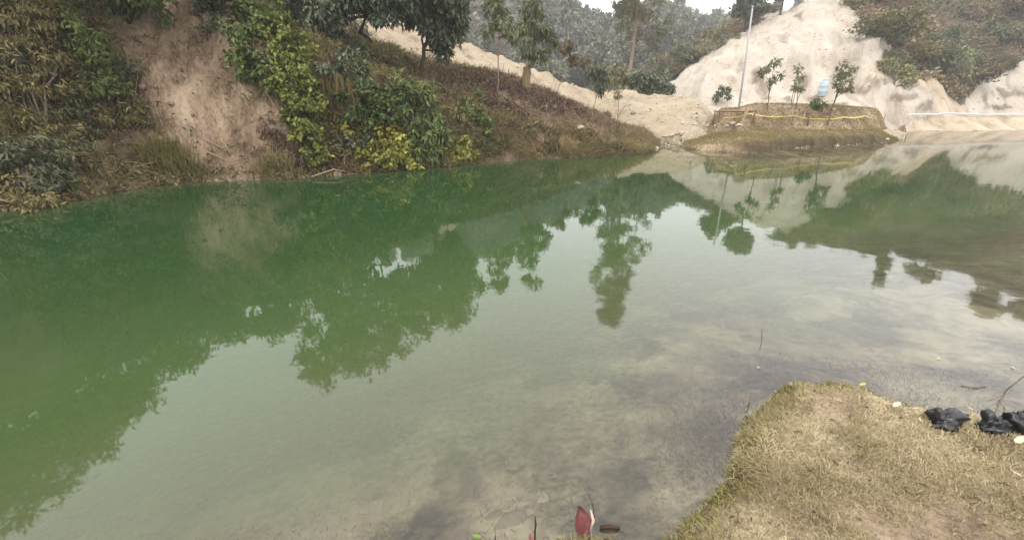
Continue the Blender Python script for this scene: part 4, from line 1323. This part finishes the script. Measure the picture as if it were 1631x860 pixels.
# wooden sapling guards
WOOD = plain_mat('weathered_wood', (0.10, 0.06, 0.04), (0.2, 0.13, 0.09), 0.9, 30, 0.1, 0.3)
for (pl, pr, pbt, lab, dd) in [(1143, 1199, 199, 'long wooden sapling guard at the left end of the yellow tape', 0.55), (1286, 1318, 201, 'square wooden sapling guard below the blue drum', 0.6)]:
    A, B = hit(pl, pbt), hit(pr, pbt)
    c = (A + B) / 2
    root = thing('sapling_guard', lab, 'sapling guard', c)
    bk = np.array([0, dd, 0])
    tops = []
    hgt = 0.62
    for q_ in (A, B, B + bk, A + bk):
        q_ = q_.copy()
        q_[2] = H(q_[0], q_[1])
        tp_ = np.array([q_[0], q_[1], c[2] + hgt + rng.normal() * .015])
        mb = MB()
        mb.tube([q_ - np.array([0, 0, .15]), (q_ + tp_) / 2 + rng.normal(size=3) * .01, tp_ + np.array([0, 0, .04])], [0.035, 0.033, 0.03], 7)
        mb.build('post', WOOD, root, c)
        tops.append(tp_)
    for i_ in range(4):
        s_, e_ = tops[i_], tops[(i_ + 1) % 4]
        mb = MB()
        mb.tube([s_ + (s_ - e_) * .05 + np.array([0, 0, -.02]), (s_ + e_) / 2 + np.array([0, 0, -.035]), e_ + (e_ - s_) * .05 + np.array([0, 0, -.02])], 0.024, 6)
        mb.build('rail', WOOD, root, c)

# yellow tape on stakes along the berm
TAPE = plain_mat('tape_yellow', (0.52, 0.42, 0.05), (0.62, 0.52, 0.09), 0.5, 8, 0.4)
tp_px = [(1152, 188), (1194, 181.5), (1264, 184.5), (1303, 190), (1344, 187), (1378, 185), (1411, 182)]
anch = []
for (px, py) in tp_px:
    g = hit(px, 203 if px < 1350 else 200)
    anch.append(P(px, py, g[1] + 0.15))
V, tw = [], 0.03
tape = []
for s_, e_ in zip(anch[:-1], anch[1:]):
    t = np.linspace(0, 1, 13)[:-1, None]
    pts = s_ + (e_ - s_) * t
    pts[:, 2] -= np.linalg.norm(e_ - s_) * 0.03 * np.sin(t[:, 0] * np.pi)
    tape.append(pts)
tape = np.vstack(tape + [anch[-1][None]])
ang = np.linspace(0, 9, len(tape)) + 0.4
upv = np.stack([0 * ang, np.sin(ang) * 0.5, np.abs(np.cos(ang * .5)) * .6 + .4], -1) * tw
n_ = len(tape)
V = np.vstack([tape - upv, tape + upv, tape - upv + np.array([0, .006, 0]), tape + upv + np.array([0, .006, 0])])
i_ = np.arange(n_ - 1)
Q = np.vstack([np.stack([i_, i_ + 1, n_ + i_ + 1, n_ + i_], -1), np.stack([2 * n_ + i_ + 1, 2 * n_ + i_, 3 * n_ + i_, 3 * n_ + i_ + 1], -1),
               np.stack([n_ + i_, n_ + i_ + 1, 3 * n_ + i_ + 1, 3 * n_ + i_], -1), np.stack([i_ + 1, i_, 2 * n_ + i_, 2 * n_ + i_ + 1], -1)])
c = tape.mean(0)
o = mesh('barrier_tape', V, Q, TAPE, None, None, c)
tag(o, 'yellow barrier tape strung along the front of the earth berm', 'tape')
for q_, lab in zip((2, 4, 5, 6), ('thin stake holding the tape midway between the two sapling guards', 'thin stake holding the tape just right of the square sapling guard', 'thin stake second from the right end of the yellow tape', 'thin stake at the right end of the yellow tape')):
    a_ = anch[q_]
    z0 = H(a_[0], a_[1] + .03)
    mb = MB()
    mb.tube([(a_[0], a_[1] + .03, z0 - .1), (a_[0] + .01, a_[1] + .03, (z0 + a_[2]) / 2), (a_[0], a_[1] + .03, a_[2] + .08)], [0.018, 0.017, 0.015], 6)
    tag(mb.build('stake', WOOD, None, (a_[0], a_[1], z0)), lab, 'stake', 'stakes holding the yellow tape')

# white pipe along the top of the far shore
pxs = np.linspace(1500, 1790, 40)
hp = [hit(px, 187.5) for px in pxs]
cf = np.polyfit(pxs, [h_[1] for h_ in hp], 2)
pp = np.array([P(px, 187.5, np.polyval(cf, px)) for px in pxs])
zt = np.array([terrain(np.full(9, q_[0]), np.linspace(q_[1] - .5, q_[1] + .3, 9)).max() for q_ in pp]) + 0.05
zt = np.array([zt[max(0, k_ - 3):k_ + 4].max() for k_ in range(len(zt))])
pp[:, 2] = np.convolve(np.pad(zt, 4, 'edge'), np.ones(9) / 9, 'valid')
st_ = pp[0] - (pp[6] - pp[0]) / 6 * np.arange(7, 0, -1)[:, None]          # the pipe's end sinks into the sand by the spit
st_[:, 2] = np.maximum(terrain(st_[:, 0], st_[:, 1]) + 0.05, pp[0, 2] - 0.12)
pp = np.vstack([st_, pp])
mb = MB()
mb.tube(pp, 0.05, 8)
tag(mb.build('pipe', plain_mat('pipe_white', (0.5, 0.5, 0.48), (0.62, 0.62, 0.6), 0.5, 5, 0.4), None, pp[0]), 'long white pipe lying along the top of the far sandy shore', 'pipe')

# ------------------------------------------------------------------ stones
def rock_geo(r_, s, flat=0.6):
    n1_, n2_ = 8, 12
    th = np.linspace(0, np.pi, n1_)
    ph_ = np.arange(n2_) / n2_ * 2 * np.pi
    D = np.stack([np.sin(th)[:, None] * np.cos(ph_), np.sin(th)[:, None] * np.sin(ph_), np.broadcast_to(np.cos(th)[:, None], (n1_, n2_))], -1).reshape(-1, 3)
    rad = np.ones(len(D))
    for _ in range(9):
        nrm = rand_unit(1, r_)[0]
        rad = np.minimum(rad, (0.55 + 0.3 * r_.random()) / np.maximum(D @ nrm, 1e-3))
    V = D * rad[:, None] * np.array([1.0, 0.75, flat]) * s
    an = r_.random() * 6.28
    R = np.array([[math.cos(an), -math.sin(an), 0], [math.sin(an), math.cos(an), 0], [0, 0, 1]])
    i, j = np.meshgrid(np.arange(n1_ - 1), np.arange(n2_), indexing='ij')
    a_, b_ = i * n2_ + j, i * n2_ + (j + 1) % n2_
    return V @ R.T, np.stack([a_, a_ + n2_, b_ + n2_, b_], -1).reshape(-1, 4)


STONE = plain_mat('stone_pale', (0.30, 0.25, 0.185), (0.46, 0.40, 0.32), 0.9, 6, 0.15, 0.3)
CLOD = plain_mat('earth_clod', (0.12, 0.085, 0.058), (0.27, 0.2, 0.14), 0.95, 9, 0.1, 0.4)
STONED = plain_mat('stone_dark', (0.12, 0.095, 0.07), (0.22, 0.18, 0.13), 0.9, 6, 0.15, 0.3)
r_ = np.random.default_rng(600)
stones = []
for k in range(26):
    stones.append((1085 + 100 * r_.random(), 198 + 5 * r_.random(), 0.07 + 0.10 * r_.random(), STONE, 'pale stone among those strewn at the left end of the spit', 'pale stones strewn at the left end of the spit'))
for k in range(40):
    px = 1000 + 135 * r_.random()
    stones.append((px, 168 + 38 * r_.random() - 0.1 * abs(px - 1070), 0.05 + 0.08 * r_.random(), STONE if r_.random() < .6 else STONED, 'small stone among those scattered on the face of the sand heap', 'small stones scattered on the face of the sand heap'))
for k in range(24):
    stones.append((1052 + 42 * r_.random(), 213 + 20 * r_.random(), 0.05 + 0.09 * r_.random(), STONE, 'pale stone among those lying in the sandy inlet', 'pale stones lying in the sandy inlet'))
stones += [(1085, 213, 0.3, STONE, 'white boulder at the left corner of the spit', None), (1082, 229, 0.22, STONE, 'white rock at the water in front of the spit corner', None), (1045, 237, 0.2, STONE, 'pale rock at the tip of the brown slope', None),
           (1168, 199, 0.3, STONE, 'largest pale rock under the long sapling guard', None), (1412, 223, 0.16, STONE, 'pale stone on the dark edge at the right of the spit', None),
           (1008, 182, 0.24, STONED, 'brown flat rock on the face of the sand heap', None), (1036, 175, 0.17, STONED, 'brown rock upslope on the sand heap', None),
           (800, 168, 0.3, STONE, 'pale rock lying in the dead brush on the slope', None), (868, 174, 0.26, STONE, 'pale slab in the dead brush under the rust-leaved sapling', None), (922, 207, 0.3, STONE, 'pale stone low on the brown slope', None)]
for k, (px, py, s, mt, lab, grp) in enumerate(stones):
    h = hit(px, py)
    if h is None:
        continue
    V, Q = rock_geo(r_, s * 0.8, 0.5)
    o = mesh('stone' if s < 0.25 else 'rock', V + h + np.array([0, 0, s * 0.12]), Q, mt, None, None, h)
    tag(o, lab, 'stone' if s < 0.25 else 'rock', grp)

for nm, msk, n_, mt, lab in (('rubble', (cut_m > 0.5) & (GY > 32) & (GY < 62) & (GPX > 1000) & (GPX < 1700), 700, STONE, 'loose clods and stones on the pale cut slope'),
                             ('clods', BANKV & (scar > 0.45) & (GPX > 100) & (GPX < 520) & (GPY > -40), 420, CLOD, 'loose earth clods on the bare scar of the left bank'),
                             ('gravel', HEAPV & (GPX > 700) & (GPX < 1160), 500, STONE, 'loose clods on the pale sand ridge')):
    p, nn, k, rr_ = scatter(msk, n_, 1300)
    Vs, Qs, off_ = [], [], 0
    shapes = [rock_geo(rr_, 1.0, 0.6) for _ in range(8)]
    shapes = [(V_.reshape(8, 12, 3)[::2, ::2].reshape(-1, 3)) for V_, _ in shapes]
    ii, jj = np.meshgrid(np.arange(3), np.arange(6), indexing='ij')
    a_, b_ = ii * 6 + jj, ii * 6 + (jj + 1) % 6
    q0 = np.stack([a_, a_ + 6, b_ + 6, b_], -1).reshape(-1, 4)
    for c_ in p:
        V_ = shapes[int(rr_.integers(0, 8))] * (0.04 + 0.16 * rr_.random() ** 3)
        Vs.append(V_ + c_)
        Qs.append(q0 + off_)
        off_ += len(V_)
    tag(mesh(nm, np.vstack(Vs), np.vstack(Qs), mt), lab, None, None, 'stuff')

# submerged flat stones near the bottom edge
for k, (px, py, s, lab) in enumerate([(812, 796, 0.12, 'large flat stone under the water left of the maroon leaf'), (868, 748, 0.06, 'small pale round stone under the water'), (790, 772, 0.07, 'dark stone under the water behind the large flat one')]):
    g = G(px, py, 0)
    z = H(g[0], g[1])
    V, Q = rock_geo(r_, s, 0.3)
    o = mesh('stone', V + np.array([g[0], g[1], z - 0.16 * s]), Q, STONE if k == 1 else plain_mat('stone_mossy', (0.2, 0.17, 0.115), (0.34, 0.29, 0.2), 0.9, 8, 0.1), None, None, (g[0], g[1], z), True)
    tag(o, lab, 'stone')


# ------------------------------------------------------------------ litter and leaves on the near shore
def crumple(px, py, sx, sy, sz, rz, seed, z=None):
    """crumpled plastic: a folded, pleated sheet closed into a thin bag"""
    r_ = np.random.default_rng(seed)
    g = hit(px, py)
    n1_, n2_ = 26, 36
    th = np.linspace(0.02, np.pi - 0.02, n1_)
    ph_ = np.arange(n2_) / n2_ * 2 * np.pi
    TH, PH = np.meshgrid(th, ph_, indexing='ij')
    x_, y_, z_ = np.sin(TH) * np.cos(PH), np.sin(TH) * np.sin(PH), np.cos(TH)
    rr = 0.8 + 0.75 * fbm(x_ * 1.7 + 5 * seed, y_ * 1.7 + z_ * 2.3, seed, 3) + 0.30 * np.abs(fbm(x_ * 4 + z_ * 3, y_ * 4 - z_ * 2, seed + 5, 3)) + 0.16 * np.abs(fbm(PH * 3, TH * 2.0, seed + 9, 2)) * np.sin(TH)
    V = np.stack([x_ * rr * sx, y_ * rr * sy, z_ * rr * sz], -1).reshape(-1, 3)
    R = np.array([[math.cos(rz), -math.sin(rz), 0], [math.sin(rz), math.cos(rz), 0], [0, 0, 1]])
    V = V @ R.T
    V[:, 2] = np.maximum(V[:, 2], -0.3 * sz)
    i, j = np.meshgrid(np.arange(n1_ - 1), np.arange(n2_), indexing='ij')
    a_, b_ = i * n2_ + j, i * n2_ + (j + 1) % n2_
    Q = np.stack([a_, a_ + n2_, b_ + n2_, b_], -1).reshape(-1, 4)
    cap = [np.arange(n2_)[::1], (n1_ - 1) * n2_ + np.arange(n2_)]
    return g, V + g + np.array([0, 0, 0.25 * sz]), Q


BAG = plain_mat('black_plastic', (0.008, 0.008, 0.009), (0.02, 0.02, 0.022), 0.32, 12, 0.5)
for (px, py, sx, sy, sz, rz, sd, lab) in [(1502, 680, 0.08, 0.052, 0.068, -0.1, 3, 'crumpled black plastic bag lying alone on the grass edge'),
                                         (1576, 692, 0.066, 0.06, 0.075, 0.4, 4, 'crumpled black plastic scrap right of the lone bag, half muddied'),
                                         (1618, 690, 0.072, 0.056, 0.09, -0.4, 7, 'black plastic bag at the right edge of the photo beside the muddied scrap')]:
    g, V, Q = crumple(px, py, sx, sy, sz, rz, sd)
    tag(mesh('plastic_bag', V, Q, BAG, None, None, g), lab, 'plastic bag')


def flat_leaf(name, lab, cat, px, py, L, Wd, yaw, tilt, mat, curl=0.25, z=None, stemlen=0.3, ragged=0.0, lift=0.004, seed=0, roll=0.0, rim=None):
    r_ = np.random.default_rng(700 + seed)
    g = hit(px, py) if z is None else G(px, py, z)
    nu, nv = 14, 9
    u = np.linspace(0, 1, nu)
    wdt = np.sin(np.pi * u ** 0.8) ** 0.75
    wdt = wdt * (1 + ragged * r_.normal(size=nu))
    v = np.linspace(-1, 1, nv)
    X = (v[None, :] * wdt[:, None]) * Wd / 2
    Y_ = np.broadcast_to(u[:, None] * L, X.shape)
    Z = curl * Wd * (np.abs(v[None, :]) ** 2) * np.ones_like(X) * 0.6 - curl * L * 0.5 * (u[:, None] - 0.5) ** 2 + 0.01 * L * np.sin(u[:, None] * 25) * np.abs(v[None, :])
    top = np.stack([X, Y_, Z], -1).reshape(-1, 3)
    bot = top - np.array([0, 0, 0.0012])
    i, j = np.meshgrid(np.arange(nu - 1), np.arange(nv - 1), indexing='ij')
    a_ = (i * nv + j)
    Qt = np.stack([a_, a_ + 1, a_ + nv + 1, a_ + nv], -1).reshape(-1, 4)
    Qb = Qt[:, ::-1] + nu * nv
    ring = [k for k in range(nv)] + [k * nv + nv - 1 for k in range(1, nu)] + [(nu - 1) * nv + k for k in range(nv - 2, -1, -1)] + [k * nv for k in range(nu - 2, 0, -1)]
    ring = np.array(ring)
    rn = np.roll(ring, -1)
    Qs = np.stack([rn, ring, ring + nu * nv, rn + nu * nv], -1)
    V = np.vstack([top, bot])
    Rx = np.array([[1, 0, 0], [0, math.cos(tilt), -math.sin(tilt)], [0, math.sin(tilt), math.cos(tilt)]])
    Ry = np.array([[math.cos(roll), 0, math.sin(roll)], [0, 1, 0], [-math.sin(roll), 0, math.cos(roll)]])
    Rz = np.array([[math.cos(yaw), -math.sin(yaw), 0], [math.sin(yaw), math.cos(yaw), 0], [0, 0, 1]])
    R = Rz @ Rx @ Ry
    V = V @ R.T
    zmin = min(0.0, V[:, 2].min())
    loc = g + np.array([0, 0, lift])
    V[:, 2] -= zmin * (0.85 if tilt < 0.5 else 1)
    root = thing(name, lab, cat, loc)
    mesh('blade', V + loc, np.vstack([Qt, Qb, Qs]), mat, None, root, loc, True)
    if stemlen:
        mb = MB()
        s0 = np.array([0, 0, 0.0])
        pts = np.array([[0, 0.02 * L, 0], [0.03 * L, -stemlen * L * .5, 0.002], [0.08 * L, -stemlen * L, -0.004]]) @ R.T
        pts[:, 2] -= zmin * (0.85 if tilt < 0.5 else 1)
        mb.tube(pts + loc, [0.0022, 0.0018, 0.0014], 5)
        mb.build('stalk', PALEBARK, root, loc)
    return root, loc, R


MAROON = plain_mat('leaf_maroon', (0.085, 0.022, 0.022), (0.15, 0.045, 0.042), 0.55, 40, 0.35, 0.3)
root, loc, R = flat_leaf('dead_leaf', 'big curled maroon dead leaf standing upright at the bottom edge', 'leaf', 930, 857, 0.118, 0.076, 0.28, 1.0, MAROON, 0.35, None, 0.12, 0.05, 0.0, 1, 0.1)
mb = MB()
e0 = np.array([[0.026, 0.02, 0.012], [0.044, 0.06, 0.022], [0.040, 0.10, 0.02]]) @ R.T
mb.tube(e0 + loc, [0.003, 0.0075, 0.003], 6)
mb.build('rolled_edge', plain_mat('leaf_underside', (0.33, 0.26, 0.21), (0.46, 0.38, 0.31), 0.7, 30, 0.2), root, loc)
TAN = plain_mat('leaf_tan', (0.28, 0.19, 0.10), (0.42, 0.31, 0.18), 0.7, 40, 0.2, 0.3)
DRYW = plain_mat('leaf_bleached', (0.34, 0.28, 0.20), (0.48, 0.41, 0.31), 0.7, 40, 0.2, 0.2)
GRN = plain_mat('leaf_fresh', (0.08, 0.15, 0.02), (0.13, 0.22, 0.035), 0.5, 40, 0.3)
RED = plain_mat('leaf_red', (0.13, 0.026, 0.025), (0.21, 0.05, 0.045), 0.5, 40, 0.3)
YEL = plain_mat('leaf_gold', (0.32, 0.24, 0.07), (0.45, 0.35, 0.12), 0.6, 40, 0.3)
flat_leaf('leaf', 'fresh bright green leaf floating at the bottom edge', 'leaf', 768, 857, 0.045, 0.013, 1.35, 0.03, GRN, 0.15, 0.004, 0.2, seed=2)
flat_leaf('leaf', 'small red leaf at the bottom edge left of the maroon leaf', 'leaf', 848, 864, 0.028, 0.018, 0.5, 0.4, RED, 0.3, 0.004, 0.2, seed=3)
for k, (px, py, L, yaw, mt, lab) in enumerate([
        (1420, 655, 0.10, -1.1, DRYW, 'bleached dry leaf on the grass edge left of the lone black bag'), (1448, 659, 0.06, -1.6, TAN, 'tan dry leaf touching the bleached leaf near the lone black bag'),
        (1366, 620, 0.07, -1.4, YEL, 'golden leaf on the far edge of the lawn tongue'), (1462, 684, 0.05, -0.5, TAN, 'small tan leaf just left of the lone black bag'),
        (1612, 716, 0.12, -1.2, DRYW, 'long bleached leaf below the black bags at the right edge'), (1625, 765, 0.04, 0.6, DRYW, 'tiny white scrap on the lawn at the right edge'),
        (1546, 665, 0.045, 0.3, DRYW, 'white scrap between the black plastic pieces'), (1340, 648, 0.045, 0.9, TAN, 'small tan leaf on the lawn below the golden leaf')]):
    flat_leaf('dry_leaf', lab, 'leaf', px, py, L * 0.8, L * 0.26, yaw, 0.12, mt, 0.3, None, 0.15, 0.16, 0.02, 10 + k)
for k, (px, py, L, lab) in enumerate([(1211, 587, 0.035, 'white scrap floating off the tip of the lawn tongue'), (1498, 571, 0.045, 'white scrap floating in the shallows above the lone black bag'), (1611, 584, 0.045, 'white scrap floating near the right edge')]):
    flat_leaf('scrap', lab, 'litter', px, py, L * 0.75, L * 0.36, 0.8 + k, 0.03, DRYW, 0.1, 0.003, 0.0, 0.08, 0.002, 30 + k)

# sticks and twigs
def stick(lab, pts, radii, mat=DARKBARK, name='twig', cat='twig', twigs=()):
    pts = np.asarray(pts, float)
    mb = MB()
    mb.tube(pts, radii, 6)
    for t_ in twigs:
        mb.tube(np.asarray(t_, float), np.linspace(radii[-1] if np.ndim(radii) else radii, 0.0008, len(t_)), 5)
    o = mb.build(name, mat, None, pts[0])
    return tag(o, lab, cat)


def up(px, py, dz=0.0, z=0.0):
    g = G(px, py, z)
    g[2] += dz
    return g


def vert(px0, py0, px1, py1, z=0.0, extra=-0.06):
    """upright-ish stick from the water or ground at the first position up to the second"""
    g = G(px0, py0, z)
    t = P(px1, py1, g[1])
    return np.array([g + np.array([0, 0, extra]), g, (g + t) / 2 + np.array([.004, 0, 0]), t])


stick('forked dry twig standing in the water beyond the lawn tongue', vert(1213, 546, 1212, 522), [.0018, .0018, .0016, .001], DARKBARK, twigs=[[P(1213, 535, G(1213, 546)[1]), P(1217, 522, G(1213, 546)[1])]])
stick('pale dry stem standing in the water left of the lawn tongue', vert(1194, 640, 1195, 622), [.003, .003, .0025, .0015], PALEBARK)
stick('thin dark stem standing in the water behind the maroon leaf', vert(947, 822, 938, 786), [.002, .002, .0018, .001], DARKBARK)
stick('dark stub standing in the water left of the maroon leaf', vert(852, 846, 852, 822), [.004, .004, .0035, .003], DARKBARK)
stick('dark wet stick lying beside the maroon leaf', [hit(955, 848) + [0, 0, .006], hit(970, 849) + [0, 0, .014], hit(986, 847) + [0, 0, .006]], [.008, .009, .007], DARKBARK, 'stick', 'stick')
stick('pale curled dry stem beside the green leaf', vert(789, 855, 787, 832), [.0025, .0025, .002, .0012], PALEBARK)
gz = G(1560, 650)
stick('dry forked branch slanting up out of the shallows at the right edge', [up(1590, 640, -.03), up(1598, 632, .05), P(1615, 612, gz[1] + .12), P(1640, 592, gz[1] + .1)], [.004, .004, .003, .002], BARK, 'branch', 'branch',
      twigs=[[P(1600, 628, gz[1] + .1), P(1580, 636, gz[1] + .05), P(1570, 640, gz[1])]])
stick('pale upright reed stalk behind the black bags', vert(1580, 668, 1598, 625, 0.03), [.003, .003, .0025, .0015], PALEBARK)
stick('dark thin twig floating in the shallows above the black bags', [up(1530, 615, .004), up(1550, 619, .006), up(1570, 617, .004)], [.003, .003, .002], DARKBARK)
stick('dark twig lying on the water edge at the tip of the lawn tongue', [up(1222, 648, .01), up(1232, 636, .03), up(1244, 628, .06)], [.0022, .002, .0015], DARKBARK)
stick('long pale fallen branch in the dead brush of the slope', [hit(795, 155) + [0, -.1, .1], hit(815, 168) + [0, -.1, .15], hit(835, 178) + [0, -.1, .1]], [.03, .028, .02], PALEBARK, 'branch', 'branch')
stick('grey fallen log at the waterline on the far left', [hit(-5, 330) + [0, -.1, .05], hit(15, 329) + [0, -.1, .06], hit(35, 328) + [0, -.1, .04]], [.03, .028, .02], PALEBARK, 'log', 'log')
for (a_, b_, c_, lab) in [((405, 118), (435, 165), (462, 205), 'long bare root trailing down beside the leafy creeper'), ((330, 232), (362, 246), (398, 236), 'pale bare root across the foot of the bare scar'),
                          ((340, 250), (372, 262), (410, 252), 'grey bare root lowest on the bare scar above the water'), ((500, 285), (535, 276), (572, 280), 'dry branch lying on the waterline below the yellowing shrub')]:
    stick(lab, [hit(*q_) + np.array([0, -.12, .06]) for q_ in (a_, b_, c_)], [.02, .017, .008], PALEBARK, 'root' if 'root' in lab else 'branch', 'root' if 'root' in lab else 'branch')
print('scene built', len(bpy.data.objects), 'objects')
